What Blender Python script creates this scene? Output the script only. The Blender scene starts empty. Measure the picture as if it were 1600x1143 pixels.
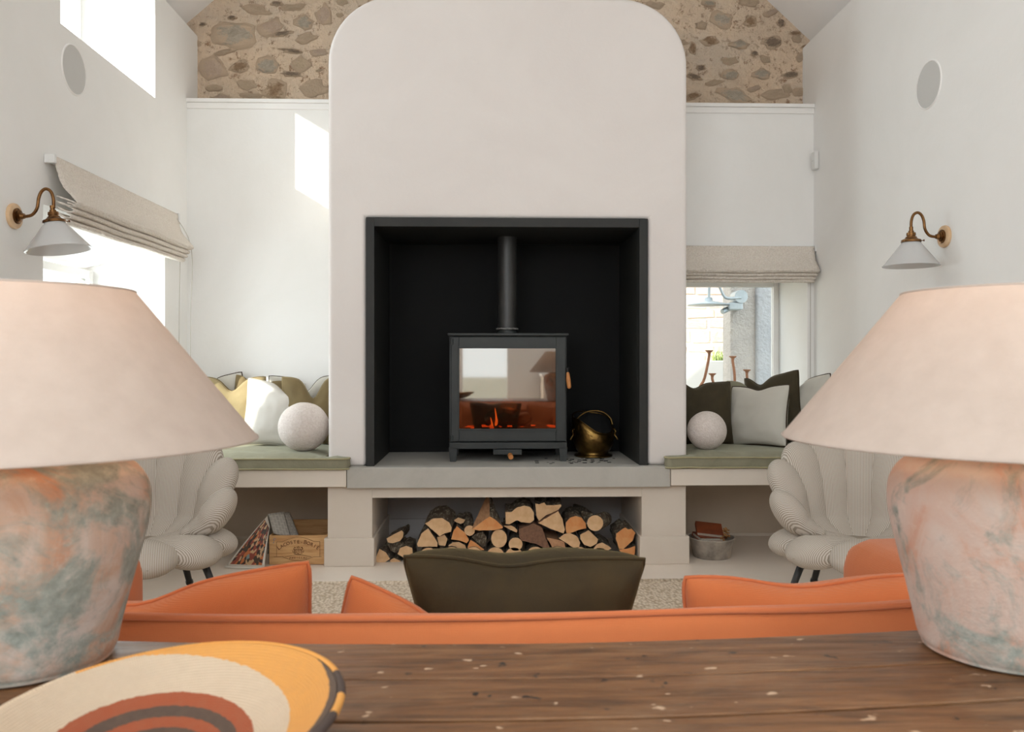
import bpy, bmesh, math, random
from mathutils import Vector, Matrix, Euler, noise
random.seed(7)
PI = math.pi
scene = bpy.context.scene
COL = scene.collection

# ------------------------------------------------------------------ camera, world, sun, area lights, exposure
FPX, CAMZ, YAW = 1300.0, 1.09, math.atan(38 / 1300)
cam_d = bpy.data.cameras.new('camera')
cam_d.sensor_width = 36
cam_d.lens = FPX / 1600 * 36
cam_d.shift_y = -7.5 / 1600
cam_d.clip_start = 0.02
cam = bpy.data.objects.new('camera', cam_d)
cam.location = (0, 0, CAMZ)
cam.rotation_euler = (PI / 2, 0, -YAW)
cam_d.dof.use_dof = True
cam_d.dof.focus_distance = 4.4
cam_d.dof.aperture_fstop = 8.5
COL.objects.link(cam)
scene.camera = cam

world = bpy.data.worlds.new('sky')
scene.world = world
world.use_nodes = True
wbg = world.node_tree.nodes['Background']
wbg.inputs['Color'].default_value = (0.86, 0.93, 1.0, 1)
wbg.inputs['Strength'].default_value = 3.2

def lamp(name, kind, loc, direction, energy, color, size=None, size_y=None, spread=None, angle=None):
    d = bpy.data.lights.new(name, kind)
    d.energy = energy
    d.color = color
    if kind == 'AREA':
        d.shape = 'RECTANGLE'; d.size = size; d.size_y = size_y
        if spread: d.spread = spread
    if angle: d.angle = angle
    o = bpy.data.objects.new(name, d)
    o.location = loc
    o.rotation_euler = Vector(direction).to_track_quat('-Z', 'Y').to_euler()
    COL.objects.link(o)
    return o

SUN_DIR = (0.66, 0.49, -0.395)
lamp('sun', 'SUN', (-6, -4, 6), SUN_DIR, 7.5, (1.0, 0.93, 0.82), angle=math.radians(0.6))
lamp('rear_gable_fill', 'AREA', (-0.3, -2.35, 2.9), (0.05, 1, -0.28), 48, (0.89, 0.95, 1.0), 2.9, 1.5)  # added fill light, no glazing in the gable behind it
lamp('rear_side_fill', 'AREA', (-1.72, -0.6, 1.9), (1, 0.25, -0.1), 54, (0.89, 0.95, 1.0), 2.2, 1.2)  # added fill from the left, the wall here has no window
lamp('rear_right_fill', 'AREA', (1.9, -0.6, 2.0), (-1, 0.45, 0.0), 17, (0.89, 0.95, 1.0), 2.0, 1.2)  # weaker fill added on the right, in front of blank wall
lamp('left_window_daylight', 'AREA', (-2.36, 4.38, 1.25), (1, -0.25, -0.02), 17, (0.88, 0.94, 1.0), 0.8, 0.75)
lamp('high_window_daylight', 'AREA', (-2.40, 4.15, 2.98), (1, -0.3, -0.25), 8, (0.88, 0.94, 1.0), 0.9, 0.75)

scene.view_settings.view_transform = 'Standard'
scene.view_settings.look = 'None'
scene.view_settings.gamma = 1.0
scene.view_settings.use_curve_mapping = False
scene.view_settings.exposure = 0.0
scene.cycles.max_bounces = 10
scene.cycles.diffuse_bounces = 6
scene.cycles.transparent_max_bounces = 12
scene.cycles.sample_clamp_indirect = 6
scene.cycles.caustics_reflective = False
scene.cycles.caustics_refractive = False

# ------------------------------------------------------------------ helpers
def P(px, py, Y):
    """where a line of sight through a pixel of the photograph meets the depth Y"""
    u = (px - 800) / FPX; v = (564 - py) / FPX
    t = Y / (math.cos(YAW) - u * math.sin(YAW))
    return Vector((t * (math.sin(YAW) + u * math.cos(YAW)), Y, CAMZ + t * v))

def lin(c):
    out = []
    for x in c:
        x /= 255.0
        out.append(x / 12.92 if x <= 0.04045 else ((x + 0.055) / 1.055) ** 2.4)
    return (*out, 1)

class NT:
    def __init__(self, name):
        self.m = bpy.data.materials.new(name)
        self.m.use_nodes = True
        self.t = self.m.node_tree
        self.b = self.t.nodes['Principled BSDF']
        self.out = self.t.nodes['Material Output']
        self._co = None
    def n(self, kind, **kw):
        x = self.t.nodes.new(kind)
        for k, v in kw.items():
            if k in x.inputs: x.inputs[k].default_value = v
            else: setattr(x, k, v)
        return x
    def l(self, a, b): self.t.links.new(a, b)
    def co(self, kind='Object', scale=(1, 1, 1)):
        tc = self.n('ShaderNodeTexCoord'); mp = self.n('ShaderNodeMapping')
        mp.inputs['Scale'].default_value = scale
        self.l(tc.outputs[kind], mp.inputs['Vector'])
        return mp.outputs['Vector']
    def noise(self, vec, scale, detail=4, rough=0.6, dist=0):
        x = self.n('ShaderNodeTexNoise')
        x.inputs['Scale'].default_value = scale; x.inputs['Detail'].default_value = detail
        x.inputs['Roughness'].default_value = rough; x.inputs['Distortion'].default_value = dist
        self.l(vec, x.inputs['Vector']); return x.outputs['Fac']
    def ramp(self, fac, stops, interp='LINEAR'):
        r = self.n('ShaderNodeValToRGB'); r.color_ramp.interpolation = interp
        e = r.color_ramp.elements
        while len(e) < len(stops): e.new(0.5)
        for i, (p, c) in enumerate(stops):
            e[i].position = p; e[i].color = c
        self.l(fac, r.inputs['Fac']); return r.outputs['Color']
    def mix(self, fac, a, b, mode='MIX'):
        x = self.n('ShaderNodeMix'); x.data_type = 'RGBA'; x.blend_type = mode
        for s, v in ((0, fac), (6, a), (7, b)):
            if hasattr(v, 'is_linked'): self.l(v, x.inputs[s])
            else: x.inputs[s].default_value = v
        return x.outputs[2]
    def math(self, op, a, b=0.0, c=None):
        x = self.n('ShaderNodeMath'); x.operation = op
        for s, v in ((0, a), (1, b), (2, c)):
            if v is None: continue
            if hasattr(v, 'is_linked'): self.l(v, x.inputs[s])
            else: x.inputs[s].default_value = v
        return x.outputs[0]
    def bump(self, h, strength=0.3, dist=0.01):
        x = self.n('ShaderNodeBump'); x.inputs['Strength'].default_value = strength
        x.inputs['Distance'].default_value = dist
        self.l(h, x.inputs['Height']); self.l(x.outputs['Normal'], self.b.inputs['Normal'])
    def color(self, c):
        if hasattr(c, 'is_linked'): self.l(c, self.b.inputs['Base Color'])
        else: self.b.inputs['Base Color'].default_value = c
    def set(self, rough=None, metal=None, **kw):
        if rough is not None: self.b.inputs['Roughness'].default_value = rough
        if metal is not None: self.b.inputs['Metallic'].default_value = metal
        for k, v in kw.items(): self.b.inputs[k.replace('_', ' ')].default_value = v

def simple(name, c1, c2=None, scale=8, rough=0.8, metal=0, bump=0.0, bscale=None, bdist=0.005, coat=None, sheen=0, vec_scale=(1, 1, 1), dist=0):
    k = NT(name); v = k.co('Object', vec_scale)
    if c2 is None: k.color(lin(c1))
    else:
        f = k.noise(v, scale, 5, 0.6, dist)
        k.color(k.ramp(f, [(0.35, lin(c1)), (0.65, lin(c2))]))
    k.set(rough, metal)
    if coat: k.b.inputs['Coat Weight'].default_value = coat
    if sheen:
        k.b.inputs['Sheen Weight'].default_value = sheen
        k.b.inputs['Sheen Roughness'].default_value = 0.4
    if bump: k.bump(k.noise(v, bscale or scale * 6, 4), bump, bdist)
    return k.m

def link(o, parent=None):
    COL.objects.link(o)
    if parent: o.parent = parent
    return o

def tag(o, label=None, cat=None, group=None, kind=None):
    if label: o['label'] = label
    if cat: o['category'] = cat
    if group: o['group'] = group
    if kind: o['kind'] = kind
    return o

def obj(name, bm, m, parent=None, smooth=False, loc=None):
    me = bpy.data.meshes.new(name)
    bmesh.ops.recalc_face_normals(bm, faces=bm.faces)
    bm.to_mesh(me); bm.free()
    for mm in (m if isinstance(m, (list, tuple)) else [m]): me.materials.append(mm)
    if smooth:
        for p in me.polygons: p.use_smooth = True
    o = bpy.data.objects.new(name, me)
    if loc is not None: o.location = loc
    return link(o, parent)

def autosmooth(o, ang=35):
    me = o.data
    for p in me.polygons: p.use_smooth = True
    me.set_sharp_from_angle(angle=math.radians(ang))
    return o

def thing(name, label, cat, loc=(0, 0, 0), rz=0, group=None):
    o = bpy.data.objects.new(name, None)
    o.empty_display_size = 0.1
    o.location = loc; o.rotation_euler = (0, 0, rz)
    link(o); tag(o, label, cat, group); return o

def BM(): return bmesh.new()

def box(bm, x0, x1, y0, y1, z0, z1, bev=0, seg=2, mi=0):
    vs = [bm.verts.new(p) for p in ((x0,y0,z0),(x1,y0,z0),(x1,y1,z0),(x0,y1,z0),(x0,y0,z1),(x1,y0,z1),(x1,y1,z1),(x0,y1,z1))]
    fs = [bm.faces.new([vs[i] for i in q]) for q in ((3,2,1,0),(4,5,6,7),(0,1,5,4),(1,2,6,5),(2,3,7,6),(3,0,4,7))]
    for f in fs: f.material_index = mi
    if bev:
        es = list({e for f in fs for e in f.edges})
        bmesh.ops.bevel(bm, geom=es, offset=bev, segments=seg, profile=0.5, affect='EDGES')
    return vs

def prism(bm, pts, y0, y1, axis='Y', mi=0):
    """2D outline (a, z) extruded along an axis"""
    def mk(a, b, t): return (a, t, b) if axis == 'Y' else ((t, a, b) if axis == 'X' else (a, b, t))
    A = [bm.verts.new(mk(a, b, y0)) for a, b in pts]
    B = [bm.verts.new(mk(a, b, y1)) for a, b in pts]
    n = len(pts); fs = []
    fs.append(bm.faces.new(A)); fs.append(bm.faces.new(B[::-1]))
    for i in range(n):
        fs.append(bm.faces.new((A[i], B[i], B[(i + 1) % n], A[(i + 1) % n])))
    for f in fs: f.material_index = mi
    return fs

def lathe(bm, prof, seg=48, c=(0, 0, 0), cap=True, sy=1.0):
    rings = []
    for r, z in prof:
        rings.append([bm.verts.new((c[0] + r * math.cos(2 * PI * i / seg), c[1] + sy * r * math.sin(2 * PI * i / seg), c[2] + z)) for i in range(seg)])
    for a, b in zip(rings, rings[1:]):
        for i in range(seg):
            bm.faces.new((a[i], a[(i + 1) % seg], b[(i + 1) % seg], b[i]))
    if cap:
        if prof[0][0] > 1e-5: bm.faces.new(rings[0][::-1])
        if prof[-1][0] > 1e-5: bm.faces.new(rings[-1])
    return rings

def smooth_path(pts, k=6, closed=False):
    P_ = [Vector(p) for p in pts]; n = len(P_); out = []
    rng = range(n) if closed else range(n - 1)
    for i in rng:
        if closed: a, b, c, d = P_[i - 1], P_[i], P_[(i + 1) % n], P_[(i + 2) % n]
        else: a, b, c, d = P_[max(i - 1, 0)], P_[i], P_[i + 1], P_[min(i + 2, n - 1)]
        for j in range(k):
            t = j / k
            out.append(0.5 * ((2 * b) + (c - a) * t + (2 * a - 5 * b + 4 * c - d) * t * t + (3 * b - a - 3 * c + d) * t ** 3))
    if not closed: out.append(P_[-1])
    return out

def tube(bm, pts, r, seg=8, closed=False, cap=True, flat=None, up=None):
    """round tube; r a number or a list; flat=(tangential, radial) scale with up vector"""
    pts = [Vector(p) for p in pts]; n = len(pts)
    R = r if isinstance(r, (list, tuple)) else [r] * n
    rings = []; prev = None
    for i, p in enumerate(pts):
        if closed: t = (pts[(i + 1) % n] - pts[i - 1])
        else: t = pts[min(i + 1, n - 1)] - pts[max(i - 1, 0)]
        t.normalize()
        if up is not None:
            s = Vector(up).cross(t)
            if s.length < 1e-4: s = Vector((1, 0, 0))
            s.normalize()
        elif prev is None:
            s = t.orthogonal().normalized()
        else:
            s = (prev - t * prev.dot(t)).normalized()
        prev = s; b = t.cross(s)
        fa, fb = flat if flat else (1, 1)
        rings.append([bm.verts.new(p + (s * math.cos(2 * PI * k / seg) * fa + b * math.sin(2 * PI * k / seg) * fb) * R[i]) for k in range(seg)])
    m = n if closed else n - 1
    for i in range(m):
        a, b = rings[i], rings[(i + 1) % n]
        for k in range(seg):
            bm.faces.new((a[k], a[(k + 1) % seg], b[(k + 1) % seg], b[k]))
    if not closed and cap:
        bm.faces.new(rings[0][::-1]); bm.faces.new(rings[-1])

def sausage(bm, pts, radii, seg=14, flat=None, up=None, endk=4):
    """tube with rounded ends"""
    pts = [Vector(p) for p in pts]
    t0 = (pts[0] - pts[1]).normalized(); t1 = (pts[-1] - pts[-2]).normalized()
    A = []; RA = []
    for j in range(endk, 0, -1):
        a = j / endk * PI / 2 * 0.97
        A.append(pts[0] + t0 * radii[0] * math.sin(a)); RA.append(radii[0] * math.cos(a))
    B = []; RB = []
    for j in range(1, endk + 1):
        a = j / endk * PI / 2 * 0.97
        B.append(pts[-1] + t1 * radii[-1] * math.sin(a)); RB.append(radii[-1] * math.cos(a))
    tube(bm, A + pts + B, RA + list(radii) + RB, seg, flat=flat, up=up)

# ------------------------------------------------------------------ materials
def plaster(name, a, b, rough=0.92, bstr=0.10):
    k = NT(name); v = k.co('Object')
    f = k.noise(v, 1.3, 6, 0.62, 0.6)
    k.color(k.ramp(f, [(0.3, lin(a)), (0.7, lin(b))]))
    k.set(rough)
    h = k.math('ADD', k.noise(v, 6, 6, 0.65, 0.4), k.math('MULTIPLY', k.noise(v, 60, 3), 0.15))
    k.bump(h, bstr, 0.02)
    return k.m
M_wall = plaster('limewash_white', (238, 237, 234), (244, 243, 241))
M_breast = plaster('limewash_breast', (227, 220, 216), (234, 228, 224))
M_ceil = plaster('ceiling_white', (240, 239, 237), (244, 243, 242))
M_trim = simple('satin_white_paint', (238, 236, 233), (241, 239, 236), 3, 0.55)
M_greige = simple('greige_paint', (214, 202, 188), (219, 208, 195), 3, 0.6, bump=0.05, bscale=20)
M_grey_board = simple('grey_board_paint', (176, 173, 172), (184, 180, 178), 4, 0.65)
M_bench = simple('bench_paint', (222, 211, 198), (227, 217, 205), 3, 0.6)
M_floor = simple('painted_floor', (238, 224, 210), (243, 231, 218), 2.2, 0.45, bump=0.06, bscale=9, bdist=0.004)
k = NT('hearth_concrete'); v = k.co('Object')
k.color(k.mix(k.noise(v, 24, 5, 0.7), k.ramp(k.noise(v, 3, 6, 0.7, 0.8), [(0.3, lin((166, 163, 156))), (0.7, lin((190, 187, 180)))]), lin((186, 182, 174)), 'MIX'))
k.set(0.75); k.bump(k.noise(v, 50, 4), 0.15, 0.003); M_conc = k.m
M_black = simple('black_steel', (28, 28, 26), (34, 34, 31), 5, 0.6, bump=0.05, bscale=60)
M_void = simple('soot_and_shade_black', (10, 10, 10), (14, 14, 13), 5, 0.9)  # black of crumbs and lining, also stands for shade inside the scuttle
M_stove = simple('stove_paint', (38, 42, 42), (46, 50, 49), 7, 0.5, bump=0.08, bscale=120, bdist=0.002)
M_flue = simple('flue_enamel', (46, 46, 45), (54, 53, 51), 9, 0.38)
M_brass = simple('antique_brass', (132, 96, 60), (96, 66, 40), 14, 0.3, metal=1)
M_brass_old = simple('hammered_brass', (146, 116, 64), (84, 62, 34), 9, 0.34, metal=1, bump=0.45, bscale=34, bdist=0.006)
M_wood_pale = simple('turned_pine', (222, 190, 152), (210, 174, 134), 4, 0.5, vec_scale=(1, 6, 6))
M_handle_wood = simple('beech_handle', (206, 142, 84), (188, 120, 62), 12, 0.45, vec_scale=(6, 6, 1))
M_opal = simple('opal_glass', (232, 231, 230), None, rough=0.15)
M_opal.node_tree.nodes['Principled BSDF'].inputs['Transmission Weight'].default_value = 0.35
M_grille = simple('speaker_mesh', (200, 199, 196), (206, 205, 202), 300, 0.8, bump=0.3, bscale=700, bdist=0.001)
M_plastic = simple('white_plastic', (226, 226, 224), None, rough=0.4)
M_steel_leg = simple('black_leg', (20, 20, 21), None, rough=0.35)
M_galv = simple('galvanised_zinc', (150, 160, 166), (176, 184, 188), 10, 0.45, metal=0.6)
M_rust = simple('rusted_iron', (150, 104, 78), (120, 82, 60), 12, 0.85, bump=0.3)
M_plant = simple('grass_blade', (132, 150, 84), (168, 182, 112), 20, 0.7)
M_dark_pipe = simple('dark_piping', (60, 46, 30), None, rough=0.8)

def velvet(name, a, b, sheen=0.8, tint=(1, 1, 1, 1), rough=0.85):
    k = NT(name); v = k.co('Object')
    k.color(k.ramp(k.noise(v, 5, 5, 0.6, 1.2), [(0.3, lin(a)), (0.7, lin(b))]))
    k.set(rough); k.b.inputs['Sheen Weight'].default_value = sheen
    k.b.inputs['Sheen Roughness'].default_value = 0.35
    k.b.inputs['Sheen Tint'].default_value = tint
    k.bump(k.noise(v, 9, 5, 0.6, 0.8), 0.25, 0.02)
    return k.m
M_velvet = velvet('olive_velvet', (42, 31, 8), (60, 46, 14), 0.16, (1.0, 0.76, 0.25, 1))
M_velvet_dk = velvet('deep_olive_velvet', (52, 44, 26), (66, 56, 34), 0.25, (0.6, 0.5, 0.32, 1))
M_velvet_lt = velvet('ochre_velvet', (146, 130, 94), (162, 144, 106), 0.3, (1, 0.9, 0.6, 1))
M_velvet_br = velvet('brown_olive_velvet', (110, 94, 62), (126, 108, 72), 0.3, (1, 0.85, 0.6, 1))
M_bench_cush = velvet('sage_velvet', (128, 125, 104), (146, 142, 120), 0.3, (0.9, 0.92, 0.75, 1))
M_sage_pipe = velvet('sage_piping', (158, 150, 116), (168, 160, 126), 0.2)

def cloth(name, a, b, scale=260, bstr=0.35, rough=0.95, big=3.0):
    k = NT(name); v = k.co('Object')
    base = k.ramp(k.noise(v, big, 4, 0.6), [(0.3, lin(a)), (0.7, lin(b))])
    k.color(base); k.set(rough)
    k.b.inputs['Sheen Weight'].default_value = 0.15
    w1 = k.n('ShaderNodeTexWave'); w1.inputs['Scale'].default_value = scale * 0.5; w1.inputs['Distortion'].default_value = 1.5; w1.bands_direction = 'X'
    w2 = k.n('ShaderNodeTexWave'); w2.inputs['Scale'].default_value = scale * 0.5; w2.inputs['Distortion'].default_value = 1.5; w2.bands_direction = 'Z'
    k.l(v, w1.inputs['Vector']); k.l(v, w2.inputs['Vector'])
    h = k.math('ADD', w1.outputs['Fac'], w2.outputs['Fac'])
    h = k.math('ADD', h, k.math('MULTIPLY', k.noise(v, 12, 5), 3.0))
    k.bump(h, bstr, 0.004)
    return k.m
M_orange = cloth('terracotta_linen', (196, 109, 61), (204, 119, 70))
M_orange_pipe = cloth('terracotta_piping', (196, 108, 64), (206, 118, 72))
M_linen = cloth('natural_linen', (206, 202, 190), (216, 212, 202))
M_linen_w = cloth('white_linen', (228, 224, 216), (236, 233, 226))

k = NT('cream_boucle'); v = k.co('Object')
k.color(k.ramp(k.noise(v, 90, 3), [(0.3, lin((214, 202, 194))), (0.7, lin((232, 222, 216)))])); k.set(0.95)
vo = k.n('ShaderNodeTexVoronoi'); vo.inputs['Scale'].default_value = 120; k.l(v, vo.inputs['Vector'])
k.bump(k.math('SUBTRACT', 1.0, vo.outputs['Distance']), 0.6, 0.006); M_boucle = k.m
k = NT('boucle_blind_fabric'); v = k.co('Object')
k.color(k.ramp(k.noise(v, 130, 3, 0.7), [(0.3, lin((218, 207, 194))), (0.7, lin((238, 230, 220)))])); k.set(0.95)
vo = k.n('ShaderNodeTexVoronoi'); vo.inputs['Scale'].default_value = 110; k.l(v, vo.inputs['Vector'])
k.bump(k.math('SUBTRACT', 1.0, vo.outputs['Distance']), 0.7, 0.008); M_blind = k.m

k = NT('ticking_stripe'); v = k.co('UV')
w = k.n('ShaderNodeTexWave'); w.inputs['Scale'].default_value = 1.0; w.inputs['Distortion'].default_value = 0.25; w.bands_direction = 'X'
w.inputs['Detail Scale'].default_value = 0.4
k.l(v, w.inputs['Vector'])
k.color(k.ramp(w.outputs['Fac'], [(0.3, lin((158, 146, 132))), (0.65, lin((208, 199, 188)))])); k.set(0.95)
k.bump(k.noise(k.co('Object'), 14, 4), 0.2, 0.01); M_tick = k.m

k = NT('jute_rug'); v = k.co('Object')
vo = k.n('ShaderNodeTexVoronoi'); vo.inputs['Scale'].default_value = 75; k.l(k.co('Object', (1, .6, 1)), vo.inputs['Vector'])
h = k.math('SUBTRACT', 1.0, vo.outputs['Distance'])
k.color(k.ramp(h, [(0.2, lin((190, 168, 142))), (0.7, lin((228, 211, 190)))])); k.set(0.95); k.bump(h, 0.8, 0.008); M_jute = k.m

# mortar / stones
k = NT('lime_mortar'); v = k.co('Object')
c1 = k.ramp(k.noise(v, 3.0, 7, 0.65, 0.5), [(0.25, lin((202, 176, 150))), (0.5, lin((220, 196, 170))), (0.75, lin((210, 192, 174)))])
c2 = k.mix(k.ramp(k.noise(v, 26, 5, 0.7), [(0.55, (0, 0, 0, 1)), (0.66, (1, 1, 1, 1))]), c1, lin((150, 118, 92)))
c2 = k.mix(k.math('MULTIPLY', k.ramp(k.noise(v, 1.7, 4, .6, .8), [(.4, (0, 0, 0, 1)), (.7, (1, 1, 1, 1))]), .55), c2, lin((186, 172, 156)))
k.color(c2); k.set(0.95)
k.bump(k.math('ADD', k.noise(v, 7, 6, 0.7), k.math('MULTIPLY', k.noise(v, 45, 4), 0.3)), 0.9, 0.05); M_mortar = k.m
def stone_mat(name, a, b, blend=True):
    """weathered stone; on the gable the lime mortar laps irregularly over its rim"""
    k = NT(name); k2 = k.co('Object', (1, 1, 1))
    oi = k.n('ShaderNodeObjectInfo')
    off = k.n('ShaderNodeVectorMath'); off.operation = 'ADD'
    cx = k.n('ShaderNodeCombineXYZ'); k.l(k.math('MULTIPLY', oi.outputs['Random'], 40.0), cx.inputs[0])
    k.l(k2, off.inputs[0]); k.l(cx.outputs[0], off.inputs[1]); w_ = off.outputs[0]
    c = k.ramp(k.noise(w_, 2.4, 7, 0.75, 0.8), [(0.32, lin(a)), (0.66, lin(b))])
    c = k.mix(k.ramp(k.noise(w_, 6, 6, .75), [(.60, (0, 0, 0, 1)), (.70, (1, 1, 1, 1))]), c, lin(tuple(q * (.66 if blend else .85) for q in a)))
    if blend:
        sp_ = k.n('ShaderNodeSeparateXYZ'); k.l(k2, sp_.inputs[0])
        d_ = k.math('SQRT', k.math('ADD', k.math('MULTIPLY', sp_.outputs[0], sp_.outputs[0]), k.math('MULTIPLY', sp_.outputs[2], sp_.outputs[2])))
        e = k.math('ADD', d_, k.math('MULTIPLY', k.math('SUBTRACT', k.noise(w_, 2.4, 7, .75), .5), 2.2))
        c = k.mix(k.ramp(e, [(.50, (0, 0, 0, 1)), (.80, (1, 1, 1, 1))]), c, lin((213, 188, 161)))
    k.color(c); k.set(0.92)
    k.bump(k.noise(w_, 5, 8, 0.75), 0.9, 0.02); return k.m
STONES = [stone_mat('stone_grey', (170, 156, 138), (204, 192, 174)), stone_mat('stone_buff', (196, 170, 144), (212, 190, 164)),
          stone_mat('stone_brown', (142, 112, 84), (190, 160, 130)), stone_mat('stone_pink', (196, 168, 146), (212, 190, 170)),
          stone_mat('stone_dark', (122, 104, 88), (166, 146, 126)), stone_mat('stone_sand', (200, 176, 146), (216, 194, 168))]

k = NT('window_glass')
tr = k.n('ShaderNodeBsdfTransparent'); gl = k.n('ShaderNodeBsdfGlossy'); gl.inputs['Roughness'].default_value = 0.02
fr = k.n('ShaderNodeLayerWeight'); fr.inputs['Blend'].default_value = 0.06; mx = k.n('ShaderNodeMixShader')
tr.inputs['Color'].default_value = (0.96, 0.985, 0.98, 1)
k.l(fr.outputs[0], mx.inputs[0]); k.l(tr.outputs[0], mx.inputs[1]); k.l(gl.outputs[0], mx.inputs[2]); k.l(mx.outputs[0], k.out.inputs['Surface'])
M_glass = k.m
k = NT('stove_glass')
tr = k.n('ShaderNodeBsdfTransparent'); gl = k.n('ShaderNodeBsdfGlossy'); gl.inputs['Roughness'].default_value = 0.03
gl.inputs['Color'].default_value = (0.86, 0.82, 0.76, 1)
tr.inputs['Color'].default_value = (0.55, 0.38, 0.26, 1); mx = k.n('ShaderNodeMixShader')
mx.inputs[0].default_value = 0.29
k.l(tr.outputs[0], mx.inputs[1]); k.l(gl.outputs[0], mx.inputs[2]); k.l(mx.outputs[0], k.out.inputs['Surface'])
M_sglass = k.m
def emis(name, c, s):
    k = NT(name); e = k.n('ShaderNodeEmission'); e.inputs['Color'].default_value = c; e.inputs['Strength'].default_value = s
    k.l(e.outputs[0], k.out.inputs['Surface']); return k.m
M_flame = emis('flame', (1.0, 0.25, 0.05, 1), 3.0)
M_ember = emis('ember', (1.0, 0.13, 0.02, 1), 2.2)
M_bulb = emis('bulb_glow', (1.0, 0.72, 0.45, 1), 6)

# ------------------------------------------------------------------ room shell
XL, XR, YB, YF = -1.84, 2.04, 5.15, 4.466      # left wall, right wall, back wall, chimney breast front
TH = 0.5
ZTL, ZTR = 3.15, 3.115

def structure(name, bm, m, parent=None, **kw):
    o = obj(name, bm, m, parent, **kw)
    if not parent: o['kind'] = 'structure'
    return o

bm = BM(); box(bm, -2.6, 2.8, -2.7, 5.8, -0.2, 0.0); structure('floor', bm, M_floor)

# left wall: two openings. low window's near jamb and head are splayed to cut back the sun
bm = BM()
X0 = XL - TH
W1 = dict(y0=3.50, y0o=4.10, y1=4.80, z0=0.72, z1=1.74)
W2 = dict(y0=3.64, y1=4.66, z0=2.545, z1=3.40)
ZHO = 1.60
box(bm, X0, XL, -2.6, W1['y0'], 0, W2['z0'])
box(bm, X0, XL, W1['y1'], 5.75, 0, W2['z0'])
box(bm, X0, XL, W1['y0'], W1['y1'], 0, W1['z0'])
box(bm, X0, XL, W1['y0'], W1['y1'], W1['z1'], W2['z0'])
prism(bm, [(X0, W1['y0']), (XL, W1['y0']), (X0, W1['y0o'])], W1['z0'], W1['z1'], 'Z')
box(bm, X0, XL, -2.6, W2['y0'], W2['z0'], ZTL)
box(bm, X0, XL, W2['y1'], 5.75, W2['z0'], ZTL)
prism(bm, [(XL, W1['z1']), (X0, W1['z1']), (X0, ZHO)], W1['y0'], W1['y1'])  # sloping head added to keep sun off the back wall
structure('wall_left', bm, M_wall)

bm = BM(); box(bm, XR, XR + TH, -2.6, 5.75, 0, ZTR)
structure('wall_right', bm, M_wall)

# back wall (lower, with the shelf on top) with a window opening on the right
BW = dict(x0=1.00, x1=2.0, z0=0.60, z1=1.635)
bm = BM()
box(bm, XL, BW['x0'], YB, 5.75, 0, 2.69)
box(bm, BW['x1'], XR, YB, 5.75, 0, 2.69)
box(bm, BW['x0'], BW['x1'], YB, 5.75, 0, BW['z0'])
box(bm, BW['x0'], BW['x1'], YB, 5.75, BW['z1'], 2.69)
structure('wall_back', bm, M_wall)
bm = BM(); box(bm, XL, XR, YB - 0.022, YB + 0.18, 2.672, 2.695, 0.004); box(bm, XL, XR, YB - 0.010, YB, 2.635, 2.672, 0.003)
o = structure('trim_1', bm, M_trim)

# gable of rubble stone above it
bm = BM()
gz = lambda x: (3.29 + 0.88 * (x - XL)) if x < 0.1 else (3.18 + 0.865 * (XR - x))
prism(bm, [(-2.3, 2.6), (2.5, 2.6), (2.5, 3.15), (2.4, 3.2), (0.1, 5.2), (-2.3, 3.2)], 5.335, 5.76)
bmesh.ops.triangulate(bm, faces=bm.faces)
gable = structure('wall_gable', bm, M_mortar)

def stone_mesh(seed, m, jag=0.26):
    r = random.Random(seed); bm = BM(); n = 12
    ang = [2 * PI * (i + r.uniform(-.25, .25)) / n for i in range(n)]
    rad = [1 + r.uniform(-jag, jag) for _ in range(n)]
    rings = []
    for s, h in ((1.0, 0.25), (0.93, -0.5), (0.72, -1.0)):
        rings.append([bm.verts.new((math.cos(a) * q * s, h + r.uniform(-.12, .12) * (h < 0), math.sin(a) * q * s)) for a, q in zip(ang, rad)])
    c = bm.verts.new((0, -1.1, 0))
    for a, b in zip(rings, rings[1:]):
        for i in range(n): bm.faces.new((a[i], a[(i + 1) % n], b[(i + 1) % n], b[i]))
    for i in range(n): bm.faces.new((rings[-1][i], rings[-1][(i + 1) % n], c))
    me = bpy.data.meshes.new('stone'); bmesh.ops.recalc_face_normals(bm, faces=bm.faces); bm.to_mesh(me); bm.free()
    me.materials.append(m); me.polygons.foreach_set('use_smooth', [True] * len(me.polygons))
    return me
SM = [[stone_mesh(10 * j + i, STONES[j]) for i in range(3)] for j in range(6)]

def put_stone(parent, x, y, z, w, h, j, dep=0.02, rot=None):
    o = bpy.data.objects.new('stone', random.choice(SM[j])); link(o, parent)
    o.location = (x, y, z); o.scale = (w / 2, dep, h / 2)
    o.rotation_euler = (0, rot if rot is not None else random.uniform(-.25, .25), 0)
    return o

GY = 5.335
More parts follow.
